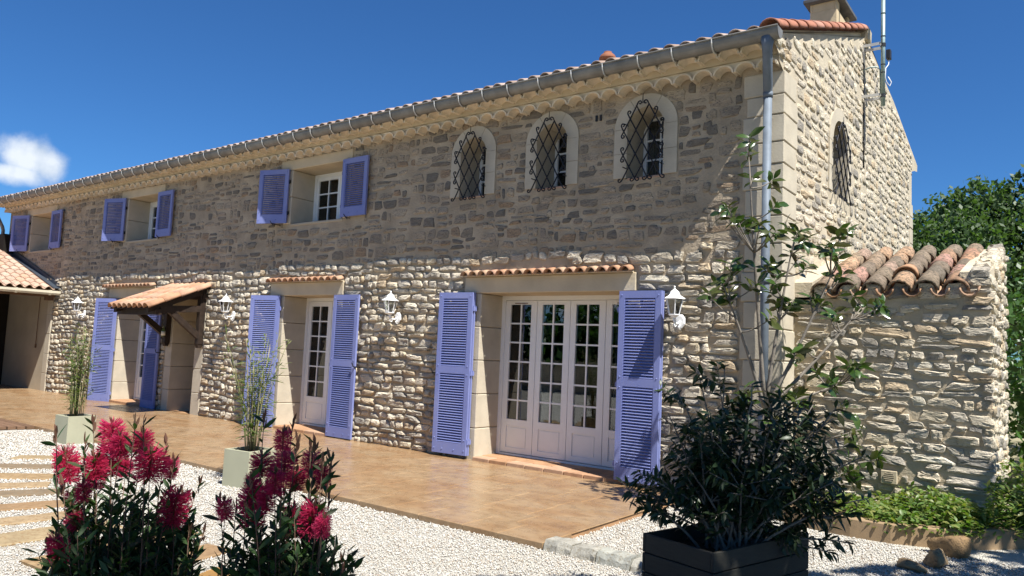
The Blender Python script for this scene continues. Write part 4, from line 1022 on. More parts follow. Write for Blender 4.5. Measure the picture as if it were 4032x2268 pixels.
# round ventilation grille low on the annex
vg = MB().box(.885, 1.03, AY - .045, AY + .02, .335, .462).obj('vent_plate', m_render, ann, bevel=.004)
nv = 8; cx_, cz_ = .957, .400; 
mb = MB(); mb.add([(cx_ + .048 * math.cos(k * math.pi / 10), AY - .0470, cz_ + .048 * math.sin(k * math.pi / 10)) for k in range(20)], [tuple(range(20))]); mb.obj('vent_hole', m_black, vg)
for k in range(5):
    zz = cz_ - .036 + k * .018; hw = math.sqrt(max(0, .048 ** 2 - (zz - cz_) ** 2)); MB().box(cx_ - hw, cx_ + hw, AY - .0525, AY - .0475, zz - .0045, zz + .0045).obj('vent_bar', m_render, vg)

# ------------------------------------------------------------------ aerial mast on the gable
mast = thing('aerial_mast', 'thin green grey aerial mast bracketed to the gable wall', 'mast', (.27, 3.81, 5.3))
MB().tube([(0, 0, 0), (0, 0, 1.72)], .030, 10).obj('lower_pole', m_grnmetal, mast, True)
MB().tube([(0, 0, 1.70), (0, 0, 3.2)], .023, 10).obj('upper_pole', m_pipe, mast, True)
for zz in (.15, .92):
    MB().box(-.29, -.02, -.10, -.085, zz - .02, zz + .02, Matrix.Rotation(0, 4, 'Z')).obj('bracket', m_zincl, mast)
    MB().box(-.29, -.02, .085, .10, zz - .02, zz + .02).box(-.03, -.02, -.10, .10, zz - .015, zz + .015).obj('bracket', m_zincl, mast)
    MB().tube([(0, 0, zz - .025), (0, 0, zz + .025)], .038, 10).obj('clamp', m_black, mast)
for zz in (.5, .62, 1.05, 1.72, 1.40): MB().tube([(0, 0, zz - .008), (0, 0, zz + .008)], .033, 10).obj('cable_tie', m_black, mast)
MB().box(.03, .09, .04, .14, .72, .86).obj('amplifier_box', m_black, mast, bevel=.006)
MB().tube([(-.26, -.06, .56), (-.16, -.04, .60), (-.08, 0, .60), (-.04, 0, .55), (-.035, 0, .2)], .010, 6).obj('cable', m_grnmetal, mast, True)
MB().tube([(.06, .09, .72), (.06, .08, .64), (.035, 0, .56), (.03, .0, .42), (.04, .03, .36), (.08, .06, .30), (.10, .07, .36), (.06, .04, .44)], .007, 6).obj('white_cable', m_white, mast, True)
MB().tube([(-.262, -.03, .95), (-.255, -.02, .5), (-.258, -.01, .1), (-.25, -.03, -.4), (-.255, -.02, -.9)], .012, 6).obj('wall_cable', m_black, mast, True)

# ------------------------------------------------------------------ plant helpers
def leaf_mesh(name, L, W_, m, fold=.25, bend=.15, shape=.45):
    """leaf along +y with a folded midrib and a drooping tip"""
    ys = [0, .22, shape, .78, 1]; ws = [.10, .72, 1, .62, 0]; vs = []; fs = []
    for y_, ww in zip(ys, ws):
        z = -bend * y_ * y_ * L
        vs += [(-ww * W_ / 2, y_ * L, z + fold * ww * W_ / 2), (0, y_ * L, z), (ww * W_ / 2, y_ * L, z + fold * ww * W_ / 2)]
    for k in range(4): a = k * 3; fs += [(a, a + 1, a + 4, a + 3), (a + 1, a + 2, a + 5, a + 4)]
    mb = MB(); mb.v = vs; mb.f = fs
    me = bpy.data.meshes.new(name); me.from_pydata(vs, [], fs); me.materials.append(m)
    me.polygons.foreach_set('use_smooth', [True] * len(fs)); me.update(); return me
def orient(p, d, sc, roll=None, up=Vector((0, 0, 1))):
    d = d.normalized(); x = d.cross(up); x = x.normalized() if x.length > 1e-4 else Vector((1, 0, 0)); z = x.cross(d)
    if roll: c, s_ = math.cos(roll), math.sin(roll); x, z = x * c + z * s_, z * c - x * s_
    A = Matrix((x * sc, d * sc, z * sc)).transposed().to_4x4(); A.translation = p; return A
def rdir(q): 
    while True:
        v = Vector((q.uniform(-1, 1), q.uniform(-1, 1), q.uniform(-1, 1)))
        if .05 < v.length < 1: return v.normalized()
def foliage(owner, meshes, mats4, m, keep=300, part='leaf', stuff='foliage'):
    sc = []
    for A in mats4:
        p = A.translation; v = p - CAM; d = v.dot(f); px = v.dot(r2) / max(.1, d); py = v.dot(u2) / max(.1, d)
        sc.append((1 / max(.3, d)) * (1 + R.random() * .02) if (abs(px) < .69 and abs(py) < .39 and d > .3) else 0)
    scatter_parts(meshes, mats4, sc, part, owner, m, stuff, keep)
def bez(a, b, c, n=7): return [a * (1 - t) ** 2 + b * 2 * t * (1 - t) + c * t * t for t in (i / (n - 1) for i in range(n))]

# ------------------------------------------------------------------ pots with bamboo
def pot(name_loc, rz, label):
    p = thing('square_planter', label, 'planter', name_loc, rz, 'square pale green planters')
    S, H, T = .37, .385, .03
    MB().box(-S / 2, S / 2, -S / 2, -S / 2 + T, 0, H).box(-S / 2, S / 2, S / 2 - T, S / 2, 0, H).box(-S / 2, -S / 2 + T, -S / 2 + T, S / 2 - T, 0, H).box(S / 2 - T, S / 2, -S / 2 + T, S / 2 - T, 0, H).obj('box', m_pot, p)
    MB().box(-S / 2 + T, S / 2 - T, -S / 2 + T, S / 2 - T, .02, H - .03).obj('soil', m_soil, p)
    return p
BAML = [leaf_mesh('leaf', .11, .014, m_lf_bam, .2, .25, .35), leaf_mesh('leaf', .085, .012, m_lf_bam, .2, .15, .35)]
def bamboo(loc, label, seed, spread, dens):
    q = random.Random(seed); b = thing('bamboo', label, 'bamboo', loc, 0, 'potted bamboo along the terrace'); ms = []
    inv = Vector(loc)
    for k in range(26):
        a = q.uniform(0, 6.28); rr = q.uniform(0, .085); base = Vector((rr * math.cos(a), rr * math.sin(a), 0))
        lean = Vector((math.cos(a), math.sin(a), 0)) * q.uniform(.02, spread); h = q.uniform(.75, 1.28)
        tip = base + lean + Vector((0, 0, h)); pts = bez(base, base + Vector((lean.x * .2, lean.y * .2, h * .55)), tip, 6)
        MB().tube(pts, [.006, .006, .005, .004, .003, .002], 5).obj('cane', m_cane, b, True)
        for j in range(int(dens)):
            t = q.uniform(.12, 1); i = min(4, int(t * 5)); p = pts[i].lerp(pts[i + 1], t * 5 - i)
            d = Vector((q.uniform(-1, 1), q.uniform(-1, 1), q.uniform(-.3, .8)))
            p0 = p + d.normalized() * q.uniform(0, .07); ms.append(orient(p0, d, q.uniform(.7, 1.25), q.uniform(-.8, .8)))
    b_m = [Matrix.Translation(inv) @ A for A in ms]
    sc = [1 / cam_dist(A.translation) for A in b_m]
    scatter_parts(BAML, ms, sc, 'leaf', b, m_lf_bam, 'foliage', 150)
pot((-8.66, -3.12, GZ), rad(2), 'square pale green planter nearer the carport, at the terrace edge')
bamboo((-8.66, -3.12, .30), 'upright dry bamboo in the planter nearer the carport', 41, .16, 30)
pot((-4.56, -3.11, GZ), rad(8), 'square pale green planter behind the right flowering bush')
bamboo((-4.56, -3.11, .30), 'loose bamboo in the planter behind the right flowering bush', 42, .34, 30)

# ------------------------------------------------------------------ flowering bottlebrush shrubs
F1 = [((-0.47, -6.67, 1.01), 0.074, 0.094), ((-0.39, -6.56, 1.12), 0.076, 0.081), ((-0.18, -6.63, 1.11), 0.061, 0.061), ((-0.44, -6.53, 1.02), 0.098, 0.087), ((-0.39, -6.61, 1.01), 0.074, 0.069), ((-0.15, -6.57, 1.12), 0.062, 0.062), ((-0.05, -6.59, 1.06), 0.092, 0.079), ((-0.27, -6.39, 1.0), 0.046, 0.057), ((-0.55, -6.53, 0.93), 0.058, 0.047), ((-0.24, -6.71, 0.96), 0.042, 0.046), ((-0.55, -6.61, 0.87), 0.036, 0.031), ((-0.39, -6.66, 0.83), 0.063, 0.049), ((-0.33, -6.73, 0.75), 0.065, 0.08), ((-0.07, -6.48, 0.9), 0.086, 0.091), ((-0.37, -6.51, 1.0), 0.046, 0.046)]
F2 = [((0.17, -6.31, 1.06), 0.067, 0.062), ((0.48, -6.46, 1.19), 0.038, 0.03), ((0.23, -6.38, 1.0), 0.051, 0.06), ((0.34, -6.55, 0.97), 0.038, 0.047), ((0.19, -6.35, 0.92), 0.08, 0.094), ((0.35, -6.41, 0.99), 0.053, 0.066), ((0.23, -6.26, 1.06), 0.077, 0.077), ((0.27, -6.18, 1.06), 0.063, 0.068), ((0.45, -6.27, 1.05), 0.041, 0.055), ((0.22, -6.2, 0.86), 0.083, 0.083), ((0.47, -6.32, 0.93), 0.075, 0.075), ((0.57, -6.36, 0.93), 0.03, 0.034), ((0.35, -6.3, 1.03), 0.055, 0.051), ((0.47, -6.47, 1.06), 0.051, 0.055)]
S1 = [(-0.34, -6.77, 1.15), (-0.35, -6.67, 1.11), (-0.41, -6.62, 1.17), (-0.11, -6.62, 1.2), (-0.04, -6.63, 1.21), (-0.3, -6.4, 1.09), (-0.06, -6.5, 1.06), (-0.24, -6.29, 0.94), (-0.27, -6.34, 0.92), (-0.4, -6.71, 0.96), (-0.42, -6.67, 0.88), (-0.48, -6.67, 0.77), (-0.56, -6.67, 0.72), (-0.09, -6.35, 0.8), (-0.12, -6.39, 0.8)]
S2 = [(0.25, -6.37, 1.23), (0.22, -6.23, 1.2), (0.38, -6.33, 1.16), (0.45, -6.31, 1.17), (0.34, -6.24, 1.13), (0.53, -6.34, 1.12), (0.53, -6.31, 1.12), (0.05, -6.32, 0.91), (0.24, -6.41, 0.96), (0.45, -6.24, 0.99), (0.65, -6.34, 0.84), (0.2, -6.48, 0.96), (0.43, -6.22, 0.87), (0.43, -6.53, 1.08)]
BBL = [leaf_mesh('leaf', .060, .0155, m_lf_bb, .2, .05, .55), leaf_mesh('leaf', .05, .0145, m_lf_bb, .3, .1, .5)]
BUD = leaf_mesh('bud_leaf', .042, .011, m_budl, .5, -.05)
def brush_mesh(seed):
    """bottlebrush spike of unit height, about unit radius .5: many thin stamens on a core"""
    q = random.Random(seed); vs = []; fs = []; N = 680
    for k in range(N):
        z = q.uniform(-.42, .42); a = q.uniform(0, 6.283); e = q.uniform(-.25, .5) + z * .6
        ln = .5 * math.sqrt(max(.3, 1 - (z / .66) ** 2)) * q.uniform(.78, 1.08); d = Vector((math.cos(a) * math.cos(e), math.sin(a) * math.cos(e), math.sin(e)))
        p = Vector((.05 * math.cos(a), .05 * math.sin(a), z)); t = d.cross(rdir(q)).normalized() * .0095
        k0 = len(vs); mid = p + d * ln * .6 + Vector((0, 0, -.015)); tip = p + d * ln
        vs += [p - t * .6, p + t * .6, mid + t, mid - t, tip + t * 1.15, tip - t * 1.15]; fs += [(k0, k0 + 1, k0 + 2, k0 + 3), (k0 + 3, k0 + 2, k0 + 4, k0 + 5)]
    me = bpy.data.meshes.new('flower'); me.from_pydata([tuple(v) for v in vs], [], fs); me.materials.append(m_fl); me.update()
    at = me.attributes.new('rnd', 'FLOAT', 'POINT'); at.data.foreach_set('value', [c for _ in range(N) for c in [q.random() * .3] * 6])
    return me
BR = [brush_mesh(i) for i in range(4)]
def bottlebrush(base, fl, st, label, seed, cx, cy, rx, ztop, nst, nleaf):
    q = random.Random(seed); b = thing('bottlebrush', label, 'flowering bush', (0, 0, 0), 0, 'flowering bottlebrush bushes'); ms = []
    base = Vector(base)
    targets = [(Vector(p), 1) for p, w_, h_ in fl] + [(Vector(p), 2) for p in st]
    for k in range(nst):
        a = q.uniform(0, 6.283); rr = math.sqrt(q.random()) * rx; zz = (.40 + .60 * q.random() ** .8) * ztop * (1 - .20 * (rr / rx) ** 2)
        targets.append((Vector((cx + rr * math.cos(a), cy + rr * math.sin(a), zz)), 0))
    stems = MB()
    for (tp, kind) in targets:
        b0 = base + Vector((q.uniform(-.06, .06), q.uniform(-.06, .06), 0)); end = tp - Vector((0, 0, .03)) if kind == 1 else tp
        mid = b0.lerp(end, .5) + Vector(((end.x - b0.x) * .22, (end.y - b0.y) * .22, -.02)) + Vector((q.uniform(-.03, .03), q.uniform(-.03, .03), 0))
        mid += Vector((q.uniform(-.06, .06), q.uniform(-.06, .06), 0)); pts = bez(b0, mid, end, 8); kk = 1 if kind else .6; stems.tube(pts, [.005 * kk, .0045 * kk, .004 * kk, .0034 * kk, .003 * kk, .0025 * kk, .002 * kk, .0012], 5)
        n = nleaf if kind != 2 else int(nleaf * .7)
        for j in range(n):
            t = .22 + .78 * ((j + q.random()) / n) ** .8
            if kind == 1 and t > .93: continue
            i = min(6, int(t * 7)); p = pts[i].lerp(pts[i + 1], t * 7 - i); ax = (pts[i + 1] - pts[i]).normalized()
            side_ = rdir(q); side_ -= ax * side_.dot(ax); d = ax * q.uniform(.35, .9) + side_.normalized() * q.uniform(.5, .9)
            ms.append(orient(p, d, q.uniform(.75, 1.2), q.uniform(-1.2, 1.2)))
        if kind == 2:
            for j in range(5):
                d = Vector((q.uniform(-.35, .35), q.uniform(-.35, .35), 1)); link('bud_leaf', BUD, b, orient(tp - Vector((0, 0, .01 * j)), d, q.uniform(.6, 1.1), q.uniform(-3, 3)))
    stems.obj('stems', m_twig, b, True)
    for i, (p, w_, h_) in enumerate(fl):
        tl = (Vector(p) - base); tl.z *= .9
        A = Matrix.Translation(p) @ tl.to_track_quat('Z', 'Y').to_matrix().to_4x4() @ Matrix.Diagonal((max(.055, w_ * 1.18), max(.055, w_ * 1.18), max(.065, h_ * 1.35), 1))
        o = link('flower', BR[i % 4], b, A)
        MB().tube([(0, 0, -.5), (0, 0, .5)], .05, 5).obj('flower_stalk', m_budl, o)
        top = Vector(p) + tl.normalized() * h_ * .5
        for j in range(4): link('bud_leaf', BUD, b, orient(top, tl.normalized() + Vector((q.uniform(-.4, .4), q.uniform(-.4, .4), q.uniform(0, .5))), q.uniform(.5, .9), q.uniform(-3, 3)))
    foliage(b, BBL, ms, m_lf_bb, 290)
bottlebrush((-.26, -6.52, GZ), F1, S1, 'left bush of crimson bottlebrush flowers, mostly dark green leaves', 51, -.29, -6.54, .265, .99, 300, 42)
bottlebrush((.33, -6.33, GZ), F2, S2, 'right bush of crimson bottlebrush flowers, darker and more shaded', 52, .37, -6.33, .23, .97, 280, 42)

# ------------------------------------------------------------------ dark planter with oleander
PC = Vector((.92, -3.62, 0)); PA = rad(33)
pl = thing('wooden_planter', 'large black stained board planter holding the dark oleander', 'planter', (.80, -3.55, GZ), rad(-15))
PW, PD = .225, .44
for k in range(5):
    z0 = .545 - .107 * (k + 1); z1 = .545 - .107 * k - .005
    MB().box(-PW, PW, -PD - .02, -PD, z0, z1).obj('board', m_planter, pl, bevel=.003)
    MB().box(-PW, PW, PD, PD + .02, z0, z1).obj('board', m_planter, pl, bevel=.003)
    MB().box(-PW - .02, -PW, -PD - .02, PD + .02, z0, z1).obj('board', m_planter, pl, bevel=.003)
    MB().box(PW, PW + .02, -PD - .02, PD + .02, z0, z1).obj('board', m_planter, pl, bevel=.003)
MB().box(-PW, PW, -PD, PD, .03, .46).obj('soil', m_soil, pl)
OLL = [leaf_mesh('leaf', .078, .023, m_lf_ole, .15, .25, .5), leaf_mesh('leaf', .064, .021, m_lf_ole, .2, .35, .5)]
def oleander():
    q = random.Random(61); b = thing('oleander', 'dark leafy oleander bush growing from the black planter', 'bush', (0, 0, 0)); ms = []
    stems = MB(); base = Vector((.80, -3.60, .36)); ax1 = Vector((r.x, r.y, 0)); ax2 = Vector((-r.y, r.x, 0))
    tips = []
    for k in range(44):
        a = q.uniform(0, 6.283); e = q.random(); hx = math.cos(a) * math.sqrt(q.random()); hy = math.sin(a) * math.sqrt(q.random())
        z = q.uniform(.58, 1.30)
        wdt = .72 if z < 1.0 else .72 - (z - 1.0) * .85
        tips.append(base + ax1 * (hx * wdt * .92 + .16) + ax2 * hy * .40 + Vector((0, 0, z - .36)))
    for (lx, z) in ((-.66, .62), (-.62, .80), (-.50, .98), (-.30, 1.42), (-.12, 1.46), (.05, 1.36), (-.42, 1.3), (.30, 1.28), (.48, 1.22), (.60, 1.05), (.74, .98), (.72, .75), (.66, .48), (.55, .42), (-.66, .60)):
        tips.append(base + ax1 * (lx * .92 + .11) + ax2 * q.uniform(-.15, .15) + Vector((0, 0, z - .36)))
    for tp in tips:
        b0 = base + ax1 * q.uniform(-.12, .12) + ax2 * q.uniform(-.12, .12)
        mid = b0.lerp(tp, .5) + Vector((0, 0, .12)); pts = bez(b0, mid, tp, 8); stems.tube(pts, [.010, .009, .008, .007, .006, .005, .004, .003], 5)
        ends = [(pts, .20, 30)]
        for s_ in range(3):
            i = q.randrange(3, 7); d = rdir(q); d.z = abs(d.z) * .7; d = d.normalized() * q.uniform(.12, .26); tw = bez(pts[i], pts[i] + d * .5 + Vector((0, 0, .02)), pts[i] + d + Vector((0, 0, .04)), 5)
            stems.tube(tw, [.004, .0035, .003, .0025, .002], 4); ends.append((tw, .2, 20))
        for (pp, t0, n) in ends:
            m = len(pp) - 1
            for j in range(n):
                t = t0 + (1 - t0) * ((j + q.random()) / n) ** .8; i = min(m - 1, int(t * m)); p = pp[i].lerp(pp[i + 1], t * m - i); ax = (pp[i + 1] - pp[i]).normalized()
                sd = rdir(q); sd -= ax * sd.dot(ax); d = ax * q.uniform(.25, .9) + sd.normalized() * .85; d.z -= .22; ms.append(orient(p, d, q.uniform(.75, 1.2), q.uniform(-1, 1)))
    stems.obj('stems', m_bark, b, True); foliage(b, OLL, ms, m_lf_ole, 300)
oleander()

# ------------------------------------------------------------------ raised bed, magnolia, ground cover, rocks
bed = thing('raised_bed', 'curved low tan rendered planting bed along the annex wall', 'planting bed')
bp = [(-.28, -.03), (-.2, -.16), (.10, -.33), (.45, -.46), (.80, -.52), (1.13, -.50), (1.45, -.38), (1.75, -.16), (2.05, .18), (2.5, .6), (3.2, 1.0)]
inn = []
for i, p in enumerate(bp):
    a = Vector(bp[max(0, i - 1)]); b_ = Vector(bp[min(len(bp) - 1, i + 1)]); t = (b_ - a).normalized(); nrm = Vector((-t.y, t.x)); inn.append((p[0] + nrm.x * .11, p[1] + nrm.y * .11))
mb = MB(); vs = []; fs = []
for (a, b_) in zip(bp, inn): vs += [(a[0], a[1], -.1), (a[0], a[1], .115), (b_[0], b_[1], .118), (b_[0], b_[1], -.1)]
for k in range(len(bp) - 1):
    for c in range(3): fs.append((k * 4 + c, k * 4 + c + 1, (k + 1) * 4 + c + 1, (k + 1) * 4 + c))
mb.add(vs, fs); mb.obj('bed_wall', m_bed, bed, bevel=.012)
MB().add([(a, b_, .09) for a, b_ in inn] + [(3.2, 2.2, .09), (1.9, 1.2, .09), (1.9, .46, .09), (-.1, .46, .09), (-.28, .0, .09)], [tuple(range(len(inn) + 5))]).obj('soil', m_soil, bed)
COVL = [leaf_mesh('leaf', .062, .032, m_lf_cover, .25, .25, .5), leaf_mesh('leaf', .05, .03, m_lf_cover, .3, .35, .5), leaf_mesh('leaf', .075, .03, m_lf_cover, .2, .3, .5)]
def cover():
    q = random.Random(71); ms = []
    own = thing('ground_cover', 'bright green leafy ground cover spilling over the tan bed wall', 'ground cover')
    while len(ms) < 6200:
        x = q.uniform(.45, 3.1) if len(ms) < 4000 else q.uniform(1.5, 3.0); y_ = q.uniform(-.5, .42 if x < 1.8 else (1.4 if len(ms) < 4000 else 1.0))
        i = min(len(bp) - 2, max(0, sum(1 for p in bp if p[0] < x) - 1)); t = (x - bp[i][0]) / (bp[i + 1][0] - bp[i][0]); ye = bp[i][1] + (bp[i + 1][1] - bp[i][1]) * t
        if y_ < ye - .03: continue
        if x < .8 and q.random() < .55: continue
        if x < 1.6 and q.random() < .3: continue
        hmax = .10 + .16 * (.5 + .5 * math.sin(x * 5.3 + y_ * 3)) * min(1, (y_ - ye) * 3 + .3) + (.26 if x > 1.8 else 0)
        z = .09 + q.uniform(0, hmax) - (.05 if y_ < ye + .06 else 0)
        d = Vector((q.uniform(-1, 1), q.uniform(-1, .5), q.uniform(-.2, .9))); ms.append(orient(Vector((x, y_, z)), d, q.uniform(.7, 1.2), q.uniform(-.6, .6)))
    foliage(own, COVL, ms, m_lf_cover, 290)
cover()

MT = [(-0.11, -1.27, 2.9), (-0.25, -1.11, 2.9), (0.23, -0.91, 2.97), (0.0, -0.86, 2.8), (-0.08, -0.9, 2.79), (0.29, -1.1, 2.69), (0.25, -1.17, 2.67), (0.19, -0.52, 2.87), (0.01, -1.11, 2.42), (0.2, -0.99, 2.39), (-0.02, -0.49, 2.41), (-0.18, -1.05, 2.27), (-0.38, -0.88, 2.25), (0.04, -0.87, 2.22), (0.15, -0.66, 2.3), (-0.24, -1.36, 2.1), (-0.25, -0.94, 2.11), (0.1, -0.47, 2.1), (0.31, -0.62, 2.09), (0.22, -0.49, 2.03), (0.32, -0.55, 2.76), (0.5, -0.93, 2.63), (0.31, -0.46, 2.51), (0.41, -0.52, 2.43), (0.59, -0.65, 2.57), (0.71, -0.8, 2.58), (0.61, -0.17, 2.82), (0.67, -0.44, 2.53), (0.6, -0.26, 2.36), (0.68, -0.04, 2.23), (0.55, -0.26, 1.98), (0.72, 0.03, 2.1), (1.01, -0.2, 2.09), (0.84, 0.02, 2.12), (0.39, -0.58, 1.65), (0.38, -0.14, 1.45), (0.5, -0.09, 1.38), (0.81, -0.56, 1.5), (0.87, -0.48, 1.5), (0.67, -0.54, 1.32), (0.23, -0.2, 1.15), (-0.08, -0.89, 1.15), (0.42, -0.45, 2.14), (0.2, -0.88, 1.92), (-0.05, -0.93, 1.15), (0.18, -0.83, 0.96), (0.38, -0.73, 1.18), (0.72, -0.29, 1.08), (0.77, -0.22, 0.84), (0.79, 0.02, 0.88), (0.95, 0.01, 0.61), (0.73, 0.04, 0.49), (0.78, 0.06, 0.38), (-0.42, -0.78, 0.5), (0.05, -1.16, 3.58), (-0.06, -0.89, 3.52), (-0.04, -0.79, 3.29), (0.13, -0.69, 3.27)]
_q = random.Random(83); MT += [(x + _q.uniform(-.12, .12), y_ + _q.uniform(-.12, .12), z + _q.uniform(-.1, .12)) for (x, y_, z) in MT[::2] if z < 2.95]
MAGL = [leaf_mesh('leaf', .14, .06, m_lf_mag, .22, .22, .55), leaf_mesh('leaf', .13, .056, m_lf_mag, .15, .35, .55), leaf_mesh('leaf', .10, .042, m_lf_mag, .3, .15, .55)]
def magnolia():
    q = random.Random(81); t = thing('magnolia', 'young open magnolia with glossy leaves in front of the house corner', 'tree', (0, 0, 0)); ms = []
    base = Vector((.06, -.62, .05)); fork = Vector((.07, -.66, 1.02))
    tr = MB().tube(bez(base, Vector((.03, -.60, .5)), fork, 6), [.034, .032, .03, .028, .026, .025], 8)
    # scaffold limbs, then each tip joins the nearest limb point below it
    limbs = []
    for (e, c) in (((-.02, -.98, 3.45), (.02, -.85, 2.2)), ((.30, -.55, 2.75), (.16, -.62, 1.9)), ((.66, -.35, 2.55), (.40, -.50, 1.75)), ((-.22, -1.05, 2.2), (-.04, -.85, 1.6)), ((.80, -.10, 2.05), (.50, -.35, 1.55)), ((.62, -.20, 1.30), (.35, -.45, 1.15))):
        pts = bez(fork, Vector(c), Vector(e), 9); limbs.append(pts); tr.tube(pts, [.022, .02, .018, .016, .014, .012, .009, .007, .004], 6)
    lp = [p for l in limbs for p in l] + [base.lerp(fork, k / 5) for k in range(1, 6)]
    for tp in MT:
        tp = Vector(tp); best = min(lp, key=lambda p: (p - tp).length + (3 if p.z > tp.z - .08 else 0))
        mid = best.lerp(tp, .5) + Vector((q.uniform(-.04, .04), q.uniform(-.04, .04), -.05)); pts = bez(best, mid, tp, 6); tr.tube(pts, [.009, .008, .007, .006, .005, .004], 5)
        ax = (pts[-1] - pts[-2]).normalized(); n = q.randint(6, 9)
        for j in range(n):
            a = j * 2.4 + q.uniform(-.3, .3); x1 = ax.orthogonal().normalized(); y1 = ax.cross(x1); sd = x1 * math.cos(a) + y1 * math.sin(a)
            ms.append(orient(tp - ax * .015 * j, sd + ax * q.uniform(.1, .7), q.uniform(.8, 1.25), q.uniform(-1.4, 1.4)))
    tr.obj('trunk', m_bark, t, True); foliage(t, MAGL, ms, m_lf_mag, 300)
magnolia()

def rock(loc, sc, seed, label):
    q = random.Random(seed * 7); bm = bmesh.new(); bmesh.ops.create_icosphere(bm, subdivisions=3, radius=1)
    dirs = [(rdir(q), q.uniform(.50, .92)) for _ in range(24)]
    for v in bm.verts:
        n = v.co.normalized(); rr = 1.0
        for d, h in dirs:
            c = n.dot(d)
            if c > .2 and rr * c > h: rr = h / c
        v.co = n * (rr + q.uniform(-.025, .025))
    me = bpy.data.meshes.new('rock'); bm.to_mesh(me); bm.free(); me.materials.append(m_rock)
    me.polygons.foreach_set('use_smooth', [True] * len(me.polygons))
    o = link('rock', me); o.location = loc; o.scale = sc; o.rotation_euler = (q.uniform(-.2, .2), q.uniform(-.2, .2), q.uniform(0, 6)); tag(o, label, 'rock', 'rocks beside the planting bed')
rock((1.55, -1.06, .0), (.17, .12, .095), 91, 'smooth ochre rock, front one of the pair on the gravel')
rock((1.62, -.58, .03), (.20, .13, .13), 92, 'larger pale topped ochre rock against the tan bed wall')
rock((1.42, -1.30, -.03), (.15, .10, .075), 93, 'low shaded brown rock, nearest of the rocks on the gravel')

# ------------------------------------------------------------------ trees beyond
def crown_tree(name, label, cat, base, h, blobs, nleaf, m, size, seed, trunk_r=.12, group=None, limbs=True):
    q = random.Random(seed); t = thing(name, label, cat, (0, 0, 0), 0, group); base = Vector(base)
    rg = np.random.default_rng(seed)
    tr = MB(); top = Vector(blobs[0][0])
    tr.tube(bez(base, base.lerp(top, .5) + Vector((q.uniform(-.2, .2), q.uniform(-.2, .2), 0)), top, 7), [trunk_r * (1 - .13 * k) for k in range(7)], 8)
    for (c, rr, *_) in blobs[1:]:
        c = Vector(c); s = base.lerp(top, q.uniform(.35, .8)); tr.tube(bez(s, s.lerp(c, .5) + Vector((0, 0, .2)), c, 6), [trunk_r * .45, trunk_r * .4, trunk_r * .33, trunk_r * .25, trunk_r * .18, trunk_r * .1], 6)
    tr.obj('trunk', m_bark, t, True)
    tot = sum(b[1] ** 2 for b in blobs); P_ = []
    for (c, rr, *fl_) in blobs:
        n = int(nleaf * rr ** 2 / tot); nc = max(3, n // 26)
        d = rg.normal(size=(nc, 3)); d /= np.linalg.norm(d, axis=1)[:, None]; cen = np.array(c) + d * rr * (rg.random((nc, 1)) ** .45) * np.array(fl_[0] if fl_ else (1, 1, .85))
        idx = rg.integers(0, nc, n); P_.append(cen[idx] + rg.normal(size=(n, 3)) * min(.28, rr * .22) * np.array((1, 1, .7)))
    P = np.concatenate(P_); n = len(P)
    a = rg.normal(size=(n, 3)); a /= np.linalg.norm(a, axis=1)[:, None]; b_ = rg.normal(size=(n, 3)); b_ -= a * (a * b_).sum(1)[:, None]; b_ /= np.linalg.norm(b_, axis=1)[:, None]
    s = size * rg.uniform(.6, 1.3, n)[:, None]
    V = np.stack([P - a * s * .5, P + b_ * s * .26, P + a * s * .5, P - b_ * s * .26], 1).reshape(-1, 3)
    F = np.arange(n * 4).reshape(-1, 4); rn = np.repeat(rg.random(n), 4)
    link('crown', npmesh('crown', V, F, m, False, rn), t); return t
crown_tree('locust_tree', 'tall airy locust tree rising behind the annex roof', 'tree', (2.2, 14.5, 0), 6,
           [((1.0, 13.8, 4.4), 1.25), ((.2, 13.0, 4.3), 1.1), ((1.6, 14.2, 5.0), .9), ((2.1, 14.0, 5.8), .5), ((.9, 14.2, 5.4), .7), ((2.6, 14, 4.3), 1.1), ((-.2, 13.2, 3.4), 1.1), ((1.2, 13.5, 3.2), 1.3), ((1.75, 14, 6.35), .35), ((.35, 13.6, 5.2), .55), ((2.3, 14.2, 6.0), .35), ((-.6, 13.4, 4.7), .7), ((.1, 13.8, 5.0), .6), ((-.1, 14, 5.5), .6), ((.6, 14, 5.85), .55), ((-.7, 13.8, 5.0), .55), ((1.3, 14, 5.9), .5)], 23000, m_lf_tree, .15, 101, .10)
crown_tree('broadleaf_tree', 'dense green tree filling the gap right of the annex', 'tree', (3.9, 7.6, 0), 4,
           [((3.2, 7.0, 2.1), 1.5), ((4.6, 7.4, 2.6), 1.7), ((2.6, 6.4, 1.2), 1.2), ((2.35, 5.2, .9), 1.0), ((3.5, 5.6, 1.6), 1.4), ((2.5, 7.3, 2.7), .8), ((6, 8, 2.5), 1.8), ((2.4, 10.5, 1.8), 1.7), ((4.2, 11, 2.0), 1.8)], 28000, m_lf_hedge, .13, 102, .12)
crown_tree('laurel_shrub', 'leafy laurel shrub beside the right end of the annex', 'shrub', (3.0, 3.6, 0), 2.6,
           [((2.95, 3.5, 1.2), .9), ((3.1, 3.9, 2.0), .85), ((2.75, 2.9, .7), .75), ((2.9, 2.3, .45), .6), ((3.7, 3.8, 1.4), 1.1), ((2.7, 3.3, 1.9), .6), ((2.6, 3.6, 2.4), .5), ((2.9, 4.4, 2.75), .6), ((2.35, 3.2, 1.2), .45)], 12000, m_lf_hedge, .13, 103, .05)
crown_tree('distant_tree', 'far green tree low behind the house end', 'tree', (-6, 26, 0), 6, [((-2, 26, 3.5), 3.2), ((3, 28, 3.8), 3.5), ((8, 27, 4), 3.6), ((13, 26, 3.8), 3.4)], 9000, m_lf_tree, .32, 104, .25)
